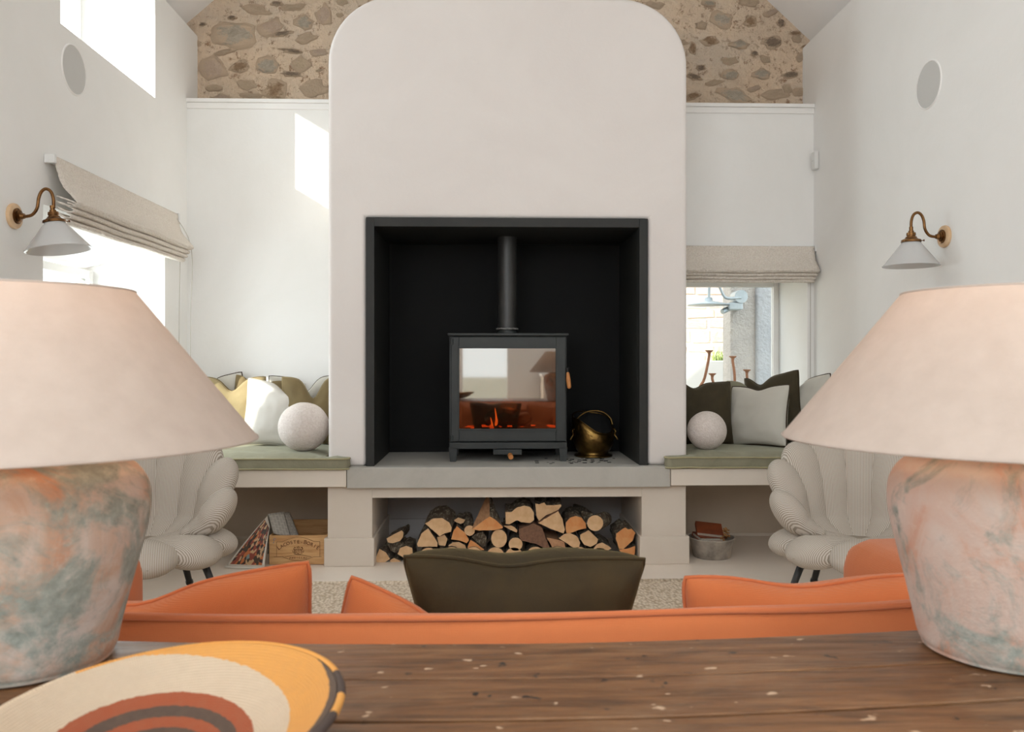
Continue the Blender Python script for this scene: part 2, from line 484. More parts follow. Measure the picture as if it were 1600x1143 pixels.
# the stones that stand out: (px, py, width px, height px, kind)
big = [(368, 55, 70, 44, 0), (425, 42, 44, 30, 3), (430, 141, 38, 34, 2), (475, 35, 30, 26, 0), (440, 53, 36, 10, 4), (455, 116, 36, 9, 4),
       (335, 108, 44, 42, 3), (375, 104, 34, 20, 2), (363, 28, 15, 8, 4), (418, 104, 40, 30, 0), (478, 60, 34, 18, 1), (470, 100, 30, 24, 5),
       (490, 138, 44, 30, 1), (506, 24, 26, 36, 3), (432, 6, 20, 10, 4), (460, 12, 40, 12, 1), (457, 80, 44, 8, 4), (385, 133, 34, 16, 5), (333, 137, 30, 12, 5),
       (350, 82, 34, 9, 1), (317, 38, 12, 7, 4), (400, 15, 44, 18, 1), (500, 82, 30, 14, 3), (345, 152, 30, 10, 3), (395, 150, 40, 10, 1),
       (1128, 31, 36, 28, 0), (1172, 34, 22, 20, 2), (1110, 64, 30, 18, 2), (1155, 70, 32, 16, 0), (1208, 66, 38, 22, 4), (1178, 84, 12, 11, 4),
       (1095, 106, 18, 10, 4), (1141, 118, 32, 18, 0), (1190, 116, 30, 20, 0), (1236, 117, 32, 12, 4), (1148, 149, 56, 24, 0), (1195, 93, 20, 12, 5),
       (1084, 120, 26, 12, 4), (1115, 129, 30, 9, 5), (1210, 148, 44, 18, 1), (1230, 140, 16, 18, 5), (1082, 76, 12, 22, 2), (1108, 6, 24, 10, 0),
       (1170, 4, 40, 14, 1), (1070, 9, 22, 16, 0), (1220, 36, 14, 16, 4), (1244, 60, 18, 14, 5), (1140, 96, 30, 12, 5), (1083, 150, 28, 12, 2),
       (1070, 28, 16, 12, 2), (1243, 52, 22, 8, 2), (1180, 138, 24, 10, 3), (1250, 90, 14, 16, 1), (1205, 20, 26, 12, 3), (1096, 40, 22, 14, 1)]
for px, py, w, h, j in big:
    p = P(px, py, GY)
    if px > 515 and px < 1076: continue
    put_stone(gable, p.x, GY, p.z, w * GY / FPX * 0.98, h * GY / FPX * 0.98, j, random.uniform(0.006, 0.014))
# smaller pinning stones between them
placed = [(P(a, b, GY).x, P(a, b, GY).z, max(c, d) * GY / FPX / 2) for a, b, c, d, _ in big]
tries = 0; cnt = 0
while cnt < 34 and tries < 3000:
    tries += 1
    x = random.choice((random.uniform(-1.9, -0.7), random.uniform(1.0, 2.1))); z = random.uniform(2.7, 3.6)
    if z > gz(x) + 0.02: continue
    s = random.uniform(0.022, 0.07)
    if any((x - a) ** 2 + (z - b) ** 2 < (c * 0.75 + s) ** 2 for a, b, c in placed): continue
    placed.append((x, z, s)); cnt += 1
    put_stone(gable, x, GY, z, s * 2, s * random.uniform(0.7, 1.3), random.choice((1, 3, 5, 2, 5, 1, 5)), random.uniform(.004, .009))

# ceiling: two pitched planes with thickness
bm = BM()
xd = XL + (W2['z1'] - 3.29) / 0.88
zc = lambda x: 3.29 + 0.88 * (x - XL)
prism(bm, [(xd, zc(xd)), (0.1, zc(0.1)), (0.1, 5.2), (xd, zc(xd) + 0.2)], -2.6, 5.34)
prism(bm, [(-2.40, zc(-2.4)), (xd, zc(xd)), (xd, zc(xd) + 0.2), (-2.40, zc(-2.4) + 0.2)], -2.6, W2['y0'] - .02)
prism(bm, [(-2.40, zc(-2.4)), (xd, zc(xd)), (xd, zc(xd) + 0.2), (-2.40, zc(-2.4) + 0.2)], W2['y1'] + .02, 5.34)
box(bm, -2.5, xd + .1, W2['y0'] - .05, W2['y1'] + .05, W2['z1'], W2['z1'] + .1)
box(bm, X0, XL - .001, W2['y0'] - .05, W2['y0'], ZTL, W2['z1']); box(bm, X0, XL - .001, W2['y1'], W2['y1'] + .05, ZTL, W2['z1'])
prism(bm, [(0.1, 3.29 + 0.88 * 1.94), (2.6, 3.18 - 0.865 * 0.56), (2.6, 3.18 - 0.865 * 0.56 + 0.2), (0.1, 5.2)], -2.6, 5.34)
structure('ceiling', bm, M_ceil)

# rear wall behind the camera: glazed door lets daylight in, the gable above is solid
bm = BM()
box(bm, -2.34, -0.42, -2.75, -2.6, 0, 2.2); box(bm, 0.34, 2.54, -2.75, -2.6, 0, 2.2)
box(bm, -2.34, 2.54, -2.75, -2.6, 2.2, 3.7); box(bm, -1.7, 1.9, -2.75, -2.6, 3.7, 5.2)
structure('wall_rear', bm, M_wall)
dr = BM()
box(dr, -0.42, -0.36, -2.72, -2.62, 0, 2.2); box(dr, 0.28, 0.34, -2.72, -2.62, 0, 2.2); box(dr, -0.36, 0.28, -2.72, -2.62, 2.12, 2.2); box(dr, -0.36, 0.28, -2.72, -2.62, 0, 0.12)
d1 = structure('door_1', dr, M_trim)
g = BM(); box(g, -0.36, 0.28, -2.68, -2.67, 0.12, 2.12); obj('pane', g, M_glass, d1)

# chimney breast with rounded top corners and a square opening
bx0, bx1, bt, rr = -0.852, 1.077, 3.046, 0.36
ox0, ox1, ot = -0.649, 0.862, 1.857
pts = [(bx0, 0.53), (bx0, bt - rr)]
for i in range(1, 17):
    a = PI - i / 16 * PI / 2; pts.append((bx0 + rr + rr * math.cos(a), bt - rr + rr * math.sin(a)))
for i in range(0, 17):
    a = PI / 2 - i / 16 * PI / 2; pts.append((bx1 - rr + rr * math.cos(a), bt - rr + rr * math.sin(a)))
pts += [(bx1, 0.53), (ox1, 0.53), (ox1, ot), (ox0, ot), (ox0, 0.53)]
bm = BM(); prism(bm, pts, YF, 5.33)
breast = structure('wall_chimney', bm, M_breast)
md = breast.modifiers.new('b', 'BEVEL'); md.width = 0.022; md.segments = 4; md.limit_method = 'ANGLE'; md.angle_limit = math.radians(40)

# steel surround and black lining of the opening
ix0, ix1, it = -0.604, 0.816, 1.808
bm = BM()
box(bm, ox0, ix0, YF - 0.012, YF + 0.05, 0.531, ot, 0.002); box(bm, ix1, ox1, YF - 0.012, YF + 0.05, 0.531, ot, 0.002)
box(bm, ix0, ix1, YF - 0.012, YF + 0.05, it, ot, 0.002)
sur = thing('fireplace_surround', 'black steel frame lining the square fireplace opening in the white chimney breast', 'surround')
obj('frame', bm, M_black, sur)
bm = BM()
box(bm, ix0 - 0.02, ix0, YF + 0.05, 5.16, 0.531, it + 0.02); box(bm, ix1, ix1 + 0.02, YF + 0.05, 5.16, 0.531, it + 0.02)
box(bm, ix0, ix1, YF + 0.05, 5.16, it, it + 0.02)
obj('side_lining', bm, M_black, sur)
bm = BM(); box(bm, ix0, ix1, 5.14, 5.16, 0.531, it); obj('back_lining', bm, M_void, sur)

# plinth below the slab, with skirting, joints and the log alcove
ax0, ax1, azt = -0.615, 0.828, 0.362
bm = BM()
box(bm, -0.852, ax0, 4.456, YB, 0, 0.42, 0.003); box(bm, ax1, 1.068, 4.456, YB, 0, 0.42, 0.003)
box(bm, ax0, ax1, 4.456, YB, azt, 0.42)
structure('wall_plinth', bm, M_greige)
bm = BM(); box(bm, XL, -.852, YB - .008, YB + .01, 0, .427); box(bm, 1.068, XR, YB - .008, YB + .01, 0, .427)
structure('trim_2', bm, simple('brown_greige_paint', (196, 180, 160), (204, 188, 168), 3, 0.6))
bm = BM(); box(bm, ax0, ax1, YB - 0.02, YB - 0.001, 0, azt); structure('wall_alcove', bm, M_grey_board)
sk = [('baseboard_left', [(-0.868, ax0 + 0.012, 4.44, YB, 0.15)]), ('baseboard_right', [(ax1 - 0.012, 1.084, 4.44, YB, 0.15)]),
      ('baseboard_alcove', [(ax0, ax1, YB - 0.035, YB - 0.02, 0.125)]),
      ('baseboard_back', [(XL, -0.868, YB - 0.012, YB, 0.02), (1.084, XR, YB - 0.012, YB, 0.02)])]
for nm, bl in sk:
    bm = BM()
    for a, b, c, d, h in bl: box(bm, a, b, c, d, 0, h, 0.004)
    structure(nm, bm, M_grey_board if 'alcove' in nm else M_greige)

# hearth slab
bm = BM(); box(bm, -0.741, 0.972, 4.40, YB, 0.421, 0.53, 0.004)
o = obj('hearth_slab', bm, M_conc); tag(o, 'long pale grey concrete hearth slab under the black stove', 'hearth')

# benches
for nm, x0, x1, lab in (('bench', XL + 0.002, -0.744, 'cream painted built-in bench left of the fireplace'),
                        ('bench', 0.975, XR - 0.002, 'cream painted built-in bench right of the fireplace under the back window')):
    bm = BM(); box(bm, x0, x1, 4.40, YB - 0.002, 0.428, 0.519, 0.003)
    o = obj(nm, bm, M_bench); tag(o, lab, 'bench', 'built-in benches')

# ------------------------------------------------------------------ windows
def frame_bm(axis, a0, a1, z0, z1, t, d0, d1):
    bm = BM()
    def b(a, c, e, f):
        if axis == 'X': box(bm, a, c, d0, d1, e, f, 0.004)
        else: box(bm, d0, d1, a, c, e, f, 0.004)
    b(a0, a0 + t, z0, z1); b(a1 - t, a1, z0, z1); b(a0 + t, a1 - t, z1 - t, z1); b(a0 + t, a1 - t, z0, z0 + t)
    return bm
w = structure('window_1', frame_bm('X', BW['x0'], BW['x1'], BW['z0'], BW['z1'], 0.035, 5.66, 5.72), M_trim)
g = BM(); box(g, BW['x0'] + .035, BW['x1'] - .035, 5.685, 5.695, BW['z0'] + .035, BW['z1'] - .035); obj('pane', g, M_glass, w)
w = structure('window_2', frame_bm('Y', W1['y0o'] - 0.08, W1['y1'], W1['z0'], ZHO, 0.045, X0 + .04, X0 + .10), M_trim)
g = BM(); box(g, X0 + .065, X0 + .075, W1['y0o'] - .035, W1['y1'] - .045, W1['z0'] + .045, ZHO - .045); obj('pane', g, M_glass, w)
w = structure('window_3', frame_bm('Y', W2['y0'], W2['y1'], W2['z0'], W2['z1'], 0.04, X0 + .04, X0 + .10), M_trim)
g = BM(); box(g, X0 + .065, X0 + .075, W2['y0'] + .04, W2['y1'] - .04, W2['z0'] + .04, W2['z1'] - .04); obj('pane', g, M_glass, w)

# ------------------------------------------------------------------ outside
bm = BM(); box(bm, -40, 40, -60, 60, -0.5, -0.25)
o = structure('ground', bm, simple('gravel', (172, 166, 150), (150, 146, 130), 2, 0.95, bump=0.4, bscale=30))
M_render = simple('grey_harling', (176, 170, 166), (190, 184, 178), 6, 0.95, bump=1.0, bscale=40, bdist=0.02)
M_render_shade = simple('shaded_harling', (164, 166, 170), (176, 177, 180), 6, 0.95, bump=1.0, bscale=26, bdist=0.02)  # bluish shade painted into the side wall's harling colour
M_farwall = simple('pale_stonework', (236, 222, 208), (242, 230, 218), 3, 0.95, bump=0.7, bscale=30, bdist=0.02)
ob = thing('outbuilding', 'pale stone outbuilding with rough grey corner seen through the right window', 'building')
bm = BM(); box(bm, -1.0, 5.0, 9.2, 9.7, -0.25, 4.2); obj('far_wall', bm, M_farwall, ob)
rnd = random.Random(3)
zz = -0.1; fs = []
while zz < 2.3:
    hh = rnd.uniform(0.09, 0.17); xx = 1.9 + rnd.uniform(-.1, .1)
    while xx < 3.4:
        ww = rnd.uniform(0.14, 0.34)
        fs.append((xx + ww / 2, zz + hh / 2, ww - rnd.uniform(0.004, 0.03), hh - rnd.uniform(0.004, 0.035))); xx += ww
    zz += hh + rnd.uniform(0, .004)
M_fs = [stone_mat('far_stone_a', blend=False, a=(224, 204, 186), b=(240, 224, 208)), stone_mat('far_stone_b', blend=False, a=(188, 176, 166), b=(222, 212, 202)), stone_mat('far_stone_c', blend=False, a=(228, 196, 180), b=(240, 214, 200))]
bms = []
for mm in M_fs:
    b_ = BM(); box(b_, -.5, .5, 0, 1, -.5, .5, 0.06, 1); me = bpy.data.meshes.new('stone'); b_.to_mesh(me); b_.free(); me.materials.append(mm); bms.append(me)
for x, z, w_, h_ in fs:
    o = bpy.data.objects.new('stone', rnd.choice(bms)); link(o, ob)
    o.location = (x, 9.2 - rnd.uniform(0.006, 0.016), z); o.scale = (w_, 0.1, h_); o.rotation_euler.y = rnd.uniform(-.05, .05)
bm = BM(); box(bm, 2.06, 2.30, 7.0, 7.25, -0.25, 3.6, 0.02, 3); obj('corner_pillar', bm, M_render, ob)
bm = BM(); box(bm, 2.27, 4.5, 6.96, 7.4, -0.25, 3.6, 0.02, 3); obj('side_wall', bm, M_render_shade, ob)
# planter with grass
pl = thing('planter', 'low white planter trough with a tuft of grass outside the right window', 'planter')
bm = BM(); a = P(1112, 563, 8.85); b = P(1141, 563, 8.85)
box(bm, a.x - 0.4, b.x, 8.85, 9.1, -0.25, a.z, 0.01); obj('trough', bm, M_trim, pl)
bm = BM(); c = P(1124, 563, 8.95)
for i in range(46):
    x = c.x + rnd.uniform(-.07, .09); l = rnd.uniform(.05, .12); dx = rnd.uniform(-.05, .05)
    tube(bm, [(x, 8.95 + rnd.uniform(-.05, .05), c.z - 0.02), (x + dx * .4, 8.95, c.z + l * .6), (x + dx, 8.95, c.z + l)], [.008, .006, .002], 4)
tag(obj('grass', bm, M_plant, pl, smooth=True), kind='stuff')
# rusted rods with flared heads
for (bx, by, tx, ty, Y, lab) in ((1086, 640, 1108, 548, 6.4, 'tallest curved rusty iron stake outside the right window'),
                             (1112, 640, 1113, 584, 6.5, 'short rusty iron stake between the two tall ones outside the window'),
                             (1147, 640, 1145, 557, 6.6, 'straight rusty iron stake in front of the grey corner outside the window'),
                             (1160, 640, 1167, 578, 6.4, 'bent rusty iron stake furthest right outside the window')):
    a = P(bx, by, Y); t = P(tx, ty, Y); m_ = P((bx + tx) / 2 + (4 if tx > bx else 3), (by + ty) / 2 - 4, Y)
    if bx == 1147: m_ = P(1148, 590, Y)
    bm = BM(); pth = smooth_path([(a.x, Y, -0.25), a, m_, (t.x, Y, t.z - .04), t], 6)
    n = len(pth); tube(bm, pth, [0.011 + (0.004 if i > n - 4 else 0) for i in range(n)], 8)
    root = thing('garden_stake', lab, 'stake', (0, 0, 0), 0, 'rusty stakes outside')
    obj('rod', bm, M_rust, root, smooth=True)
    bm = BM(); lathe(bm, [(0.010, -0.03), (0.014, -0.012), (0.030, 0.0), (0.030, 0.006), (0.0, 0.006)], 12, t); obj('head', bm, M_rust, root)
# galvanised yard lamp
yl = thing('yard_lamp', 'galvanised swan-neck yard lamp on the outbuilding corner', 'lamp')
Yl = 6.85
a = P(1158, 463, Yl); h = P(1107, 473, Yl)
bm = BM(); tube(bm, smooth_path([P(1158, 465, Yl), P(1140, 466, Yl), P(1131, 462, Yl), P(1122, 444, Yl), P(1112, 440, Yl), P(1108, 452, Yl), P(1108, 470, Yl)], 6), 0.012, 8); obj('arm', bm, M_galv, yl, smooth=True)
bm = BM(); tube(bm, [(a.x, Yl - .005, a.z), (a.x, Yl + .14, a.z)], 0.055, 20); obj('wall_plate', bm, M_galv, yl)
bm = BM(); lathe(bm, [(0.0, 0.045), (0.03, 0.045), (0.036, 0.02), (0.06, 0.012), (0.17, -0.012), (0.175, -0.02), (0.0, -0.012)], 28, h); obj('lamp_shade', bm, M_galv, yl, smooth=True)
bm = BM(); q = P(1148, 478, Yl); box(bm, q.x - .05, q.x + .07, Yl, Yl + .15, q.z - .03, q.z + .03, .008)
tube(bm, [(q.x - .04, Yl + .05, q.z - .02), (q.x - .10, Yl + .02, q.z - .045)], .022, 12); obj('sensor', bm, M_galv, yl)

# ------------------------------------------------------------------ roman blinds
def roman_blind(name, label, length, drop, loc, rz, top_bulge, nf=4, cords=True):
    """local: wall at y=0, room towards -y, runs along x"""
    root = thing(name, label, 'blind', loc, rz, None)
    n = 36
    def sheet(prof, x0, x1, nm, thick=0.006, sag=0.0, seed=0):
        bm = BM(); rows = []
        for i in range(n + 1):
            x = x0 + (x1 - x0) * i / n; f = i / n
            col = []
            for j, (y, z) in enumerate(prof):
                w_ = noise.noise((x * 5, j * .7, seed)) * .005
                s = sag * (4 * f * (1 - f)) * (j / len(prof))
                col.append(bm.verts.new((x, y + w_, z - s + noise.noise((x * 3, seed, 5)) * .004 * (j > 1))))
            rows.append(col)
        for a, b in zip(rows, rows[1:]):
            for j in range(len(prof) - 1):
                bm.faces.new((a[j], b[j], b[j + 1], a[j + 1]))
        o = obj(nm, bm, M_blind, root, smooth=True)
        m = o.modifiers.new('s', 'SOLIDIFY'); m.thickness = thick; m.offset = 0
        return o
    H = drop
    sheet(smooth_2d([(-.035, 0), (-.045, -H * .2), (-.065, -H * .42), (-.11, -H * .62), (-.128, -H * .70), (-.115, -H * .735), (-.085, -H * .70)]), 0, length, 'front_panel', seed=1)
    for q in range(nf):
        z0 = -H * (.60 + .085 * q)
        yy = -.122 + .012 * q
        sheet(smooth_2d([(-.04, z0), (yy * .8, z0 - H * .07), (yy, z0 - H * .125), (yy + .012, z0 - H * .155), (yy + .035, z0 - H * .14), (-.04, z0 - H * .08)]), 0.004 * (q + 1), length - 0.004 * (q + 1), 'fold', seed=2 + q)
    bm = BM(); box(bm, 0.002, length - .002, -.034, -.001, -.025, .003, .003); obj('headrail', bm, M_plastic, root)
    for xx in (-.022, length + .002):
        bm = BM(); box(bm, xx, xx + .02, -.045, -.001, -.032, .006, .004); obj('bracket', bm, M_plastic, root)
    return root
def smooth_2d(p): return [(v.y, v.z) for v in smooth_path([(0, a, b) for a, b in p], 4)]
b1 = roman_blind('roman_blind', 'oatmeal boucle roman blind folded up on the left wall over the low window', 1.37, 0.275, (XL, 3.525, 1.945), PI / 2, 0)
M_cord = simple('blind_cord', (188, 182, 172), None, rough=0.7)
for (ly, lx, zb) in ((1.385, -.03, .75), (1.375, -.10, .8)):
    bm = BM()
    p0 = Vector((1.372, -.03, -.03)) if lx == -.03 else Vector((1.34, -.03, -.01))
    tube(bm, smooth_path([p0, (ly, lx - .015, -.2), (ly, lx - .01, -.6), (ly, lx - .01, zb - 1.945)], 4), .0018, 5); obj('cord', bm, M_cord, b1)
b2 = roman_blind('roman_blind', 'oatmeal boucle roman blind folded up above the back window right of the chimney breast', XR - 0.012 - 1.082, 0.225, (1.082, YB, 1.803), 0, 0)
bm = BM(); tube(bm, [(.93, -.02, -.05), (.932, -.012, -.7), (.932, -.012, -1.1)], .0018, 5); obj('cord', bm, M_cord, b2)

# ------------------------------------------------------------------ ceiling speakers, thermostat
def speaker(loc, sx, label):
    root = thing('wall_speaker', label, 'speaker', loc, 0, None)
    bm = BM(); lathe(bm, [(0.104, 0), (0.104, 0.003), (0.0, 0.004)], 48); o = obj('grille', bm, M_grille, root, smooth=False)
    bm = BM(); lathe(bm, [(0.104, 0), (0.1045, 0.005), (0.109, 0.005), (0.111, 0)], 48, cap=False); o2 = obj('rim', bm, M_trim, root, smooth=True)
    for q in (o, o2): q.rotation_euler = (0, sx * PI / 2, 0)
speaker((XL, 3.755, 2.384), 1, 'round grey flush speaker grille high on the left wall')
speaker((XR, 3.79, 2.367), -1, 'round grey flush speaker grille high on the right wall')
root = thing('sensor_box', 'small white sensor box high on the right wall near the back corner', 'sensor', (XR, 5.09, 2.33))
bm = BM(); box(bm, -.03, 0, -.028, .028, -.055, .055, .007, 3); autosmooth(obj('housing', bm, M_plastic, root))
bm = BM(); box(bm, -.0315, -.03, -.006, .006, -.004, .000); obj('indicator', bm, M_grille, root)

# ------------------------------------------------------------------ swan-neck wall lights
def sconce(loc, rz, tilt, label):
    root = thing('wall_light', label, 'lamp', loc, rz, 'brass swan-neck wall lights')
    def along_x(bm): bmesh.ops.rotate(bm, verts=bm.verts, cent=(0, 0, 0), matrix=Matrix.Rotation(PI / 2, 3, 'Y'))
    bm = BM(); lathe(bm, [(0.0, 0), (0.048, 0), (0.050, 0.006), (0.048, 0.013), (0.040, 0.016), (0, 0.016)], 40, cap=False); along_x(bm)
    autosmooth(obj('wooden_pattress', bm, M_wood_pale, root))
    bm = BM(); lathe(bm, [(0.0, 0.015), (0.030, 0.015), (0.031, 0.020), (0.022, 0.024), (0.024, 0.028), (0.013, 0.033), (0.010, 0.045), (0, 0.045)], 32, cap=False); along_x(bm)
    autosmooth(obj('rose', bm, M_brass, root))
    bm = BM(); tube(bm, smooth_path([(.03, 0, 0), (.05, 0, -.001), (.075, 0, .006), (.093, 0, .032), (.099, 0, .07), (.110, 0, .096), (.127, 0, .106), (.145, 0, .096), (.155, 0, .068), (.156, 0, .03)], 6), .0062, 12)
    obj('arm', bm, M_brass, root, smooth=True)
    h = bpy.data.objects.new('lamp_holder', None)
    bm = BM(); c = (0, 0, 0)
    lathe(bm, [(.0085, .042), (.0085, .026), (.012, .024), (.012, .018), (.019, .016), (.020, .004), (.0175, .003), (.0175, 0), (.023, -.002), (.024, -.006), (.030, -.012), (.041, -.016), (.0425, -.026), (.039, -.027), (0, -.02)], 32)
    ho = autosmooth(obj('gallery', bm, M_brass, root)); ho.location = (.156, 0, 0)
    bm = BM()
    lathe(bm, [(.036, -.024), (.040, -.03), (.116, -.128), (.120, -.131), (.1185, -.133), (.114, -.130), (.038, -.033), (.034, -.028)], 56, cap=False)
    bm.faces.ensure_lookup_table()
    sh = autosmooth(obj('glass_shade', bm, M_opal, root), 60); sh.location = (.156, 0, 0)
    for q in (ho, sh): q.rotation_euler = (0, tilt, 0)
    for k_ in range(3):
        a = PI / 2 + k_ * 2 * PI / 3 if False else k_ * 2 * PI / 3 + .5
        bm = BM(); d = Vector((math.cos(a), math.sin(a), 0)); tube(bm, [d * .040 + Vector((0, 0, -.021)), d * .050 + Vector((0, 0, -.021))], .0018, 6)
        tube(bm, [d * .049 + Vector((0, 0, -.021)), d * .054 + Vector((0, 0, -.021))], .0045, 8); obj('thumbscrew', bm, M_brass, ho)
    return root
sconce((XL, 3.28, 1.652), 0.0, -0.15, 'brass swan-neck wall light with white glass cone shade on the left wall')
sconce((XR, 3.65, 1.645), PI, -0.0, 'brass swan-neck wall light with white glass cone shade on the right wall')

# ------------------------------------------------------------------ wood stove
sx0, sx1 = -0.214, 0.444
SY = 4.645; SD = 0.36
st = thing('wood_stove', 'black steel wood-burning stove with a wide glass door', 'stove', (0.115, SY + SD / 2, 0.53))
sp = st.location.copy()
def sobj(name, bm, m, parent=None, **kw):
    bmesh.ops.translate(bm, verts=bm.verts, vec=-sp)
    return obj(name, bm, m, parent or st, **kw)
zb, zt = 0.607, 1.232
gx0, gx1 = P(717, 0, SY).x, P(869, 0, SY).x
gz0, gz1 = P(0, 672, SY).z, P(0, 543, SY).z
bm = BM()   # firebox shell open at the front
box(bm, sx0, sx0 + .05, SY + .03, SY + SD, zb, zt); box(bm, sx1 - .05, sx1, SY + .03, SY + SD, zb, zt)
box(bm, sx0 + .05, sx1 - .05, SY + .03, SY + SD, zt - .05, zt); box(bm, sx0 + .05, sx1 - .05, SY + .03, SY + SD, zb, gz0 - .015)
box(bm, sx0 + .05, sx1 - .05, SY + SD - .03, SY + SD, zb, zt)
sobj('body', bm, M_stove)
bm = BM(); box(bm, sx0 + .05, sx1 - .05, SY + SD - .045, SY + SD - .031, gz0, zt - .05)
box(bm, sx0 + .05, sx0 + .06, SY + .05, SY + SD - .045, gz0 - .01, zt - .05); box(bm, sx1 - .06, sx1 - .05, SY + .05, SY + SD - .045, gz0 - .01, zt - .05)
sobj('firebrick_lining', bm, simple('firebrick', (150, 112, 82), (96, 70, 52), 6, 0.95, bump=0.3))
bm = BM(); box(bm, sx0 - .008, sx1 + .008, SY - .012, SY + SD + .01, zt, zt + .014, .003); sobj('top_plate', bm, M_stove)
bm = BM()
dz0, dz1 = zb + .035, zt - .006; dx0, dx1 = sx0 + .01, sx1 - .008
box(bm, dx0, gx0, SY, SY + .03, dz0, dz1, .003); box(bm, gx1, dx1, SY, SY + .03, dz0, dz1, .003)
box(bm, gx0, gx1, SY, SY + .03, gz1, dz1, .003); box(bm, gx0, gx1, SY, SY + .03, dz0, gz0, .003)
door = sobj('door', bm, M_stove)
bm = BM()
e = .006
for a0, a1, b0, b1_ in ((gx0 - e, gx1 + e, gz1 - .002, gz1 + e), (gx0 - e, gx1 + e, gz0 - e, gz0 + .002), (gx0 - e, gx0 + .002, gz0, gz1), (gx1 - .002, gx1 + e, gz0, gz1)):
    box(bm, a0, a1, SY - .005, SY, b0, b1_, .001)
box(bm, gx0 - .004, gx1 + .004, SY - .003, SY, gz0 - .062, gz0 - .058); box(bm, gx0 - .004, gx1 + .004, SY - .003, SY, gz0 - .016, gz0 - .012)
box(bm, gx0 - .004, gx0, SY - .003, SY, gz0 - .062, gz0 - .012); box(bm, gx1, gx1 + .004, SY - .003, SY, gz0 - .062, gz0 - .012)
sobj('door_moulding', bm, M_stove, door)
bm = BM()
for i in range(9):
    x = (gx0 + gx1) / 2 + .01 + (i - 4) * .006; tube(bm, [(x - .002, SY - .002, gz0 - .040), (x + .001, SY - .002, gz0 - .034 + .002 * (i % 2))], .0009, 4)
tube(bm, [((gx0 + gx1) / 2 - .018, SY - .002, gz0 - .043), ((gx0 + gx1) / 2 + .038, SY - .002, gz0 - .043)], .0006, 4)
sobj('embossed_badge', bm, M_flue, door)
bm = BM(); box(bm, gx0 - .003, gx1 + .003, SY + .008, SY + .012, gz0 - .003, gz1 + .003); sobj('glass', bm, M_sglass, door)
for py in (533, 686):
    z = P(0, py, SY).z; bm = BM(); tube(bm, [(sx0 + .014, SY - .008, z - .016), (sx0 + .014, SY - .008, z + .016)], .009, 12); sobj('hinge', bm, M_stove)
bm = BM(); box(bm, sx0, sx1, SY - .006, SY + SD, zb - .006, zb + .03, .003); sobj('base_rail', bm, M_stove)
for a, y in ((sx0 - .002, SY - .006), (sx1 - .044, SY - .006), (sx0 - .002, SY + SD - .05), (sx1 - .044, SY + SD - .05)):
    bm = BM(); vs = box(bm, a, a + .046, y, y + .046, .531, zb)
    for v_ in vs[:4]: v_.co.x = a + .023 + (v_.co.x - a - .023) * .72
    sobj('foot', bm, M_stove)
bm = BM(); box(bm, .03, .19, SY - .03, SY + .02, .570, .60, .004); tray = sobj('ash_lip', bm, M_stove)
kp = P(797, 712, SY - .05); bm = BM(); tube(bm, [(kp.x, SY - .03, kp.z + .004), (kp.x, SY - .045, kp.z + .002)], .004, 8)
tube(bm, [(kp.x, SY - .04, kp.z + .004), (kp.x + .004, SY - .075, kp.z - .004)], .0135, 16); sobj('wooden_knob', bm, M_handle_wood, tray)
bm = BM(); hp = P(887, 580, SY)
tube(bm, smooth_path([(sx1 - .01, SY + .01, hp.z + .015), (hp.x - .003, SY + .0, hp.z + .018), (hp.x, SY - .005, hp.z + .005), (hp.x, SY - .008, hp.z - .01)], 5), .004, 8)
tube(bm, [(hp.x - .008, SY + .0, hp.z + .016), (hp.x + .008, SY, hp.z + .016)], .006, 8); hd = sobj('handle', bm, M_steel_leg)
bm = BM(); sausage(bm, [(hp.x, SY - .008, hp.z - .012), (hp.x + .003, SY - .010, hp.z - .045), (hp.x + .007, SY - .012, hp.z - .085)], [.009, .0125, .0115], 14); sobj('wooden_grip', bm, M_handle_wood, hd, smooth=True)
fc = P(792.5, 0, SY + .19)
bm = BM(); lathe(bm, [(.056, 0), (.056, it + .01 - zt - .014)], 40, (fc.x, SY + .19, zt + .014)); sobj('flue_pipe', bm, M_flue, smooth=False)
autosmooth(st.children[-1])
bm = BM(); lathe(bm, [(.060, .0), (.060, .02), (.066, .022)], 40, (fc.x, SY + .19, zt + .014), cap=False)
sobj('flue_spigot', bm, M_stove)
bm = BM(); pts_ = []
for i in range(48):
    a = 2 * PI * i / 48; r_ = .060 + .003 * noise.noise((i * .9, 1, 0)); pts_.append((fc.x + r_ * math.cos(a), SY + .19 + r_ * math.sin(a), zt + .045 + .004 * noise.noise((i * .7, 4, 0))))
tube(bm, pts_, .0055, 6, closed=True); sobj('fire_cement_collar', bm, simple('fire_cement', (150, 148, 144), (110, 108, 104), 60, .9, bump=.5))
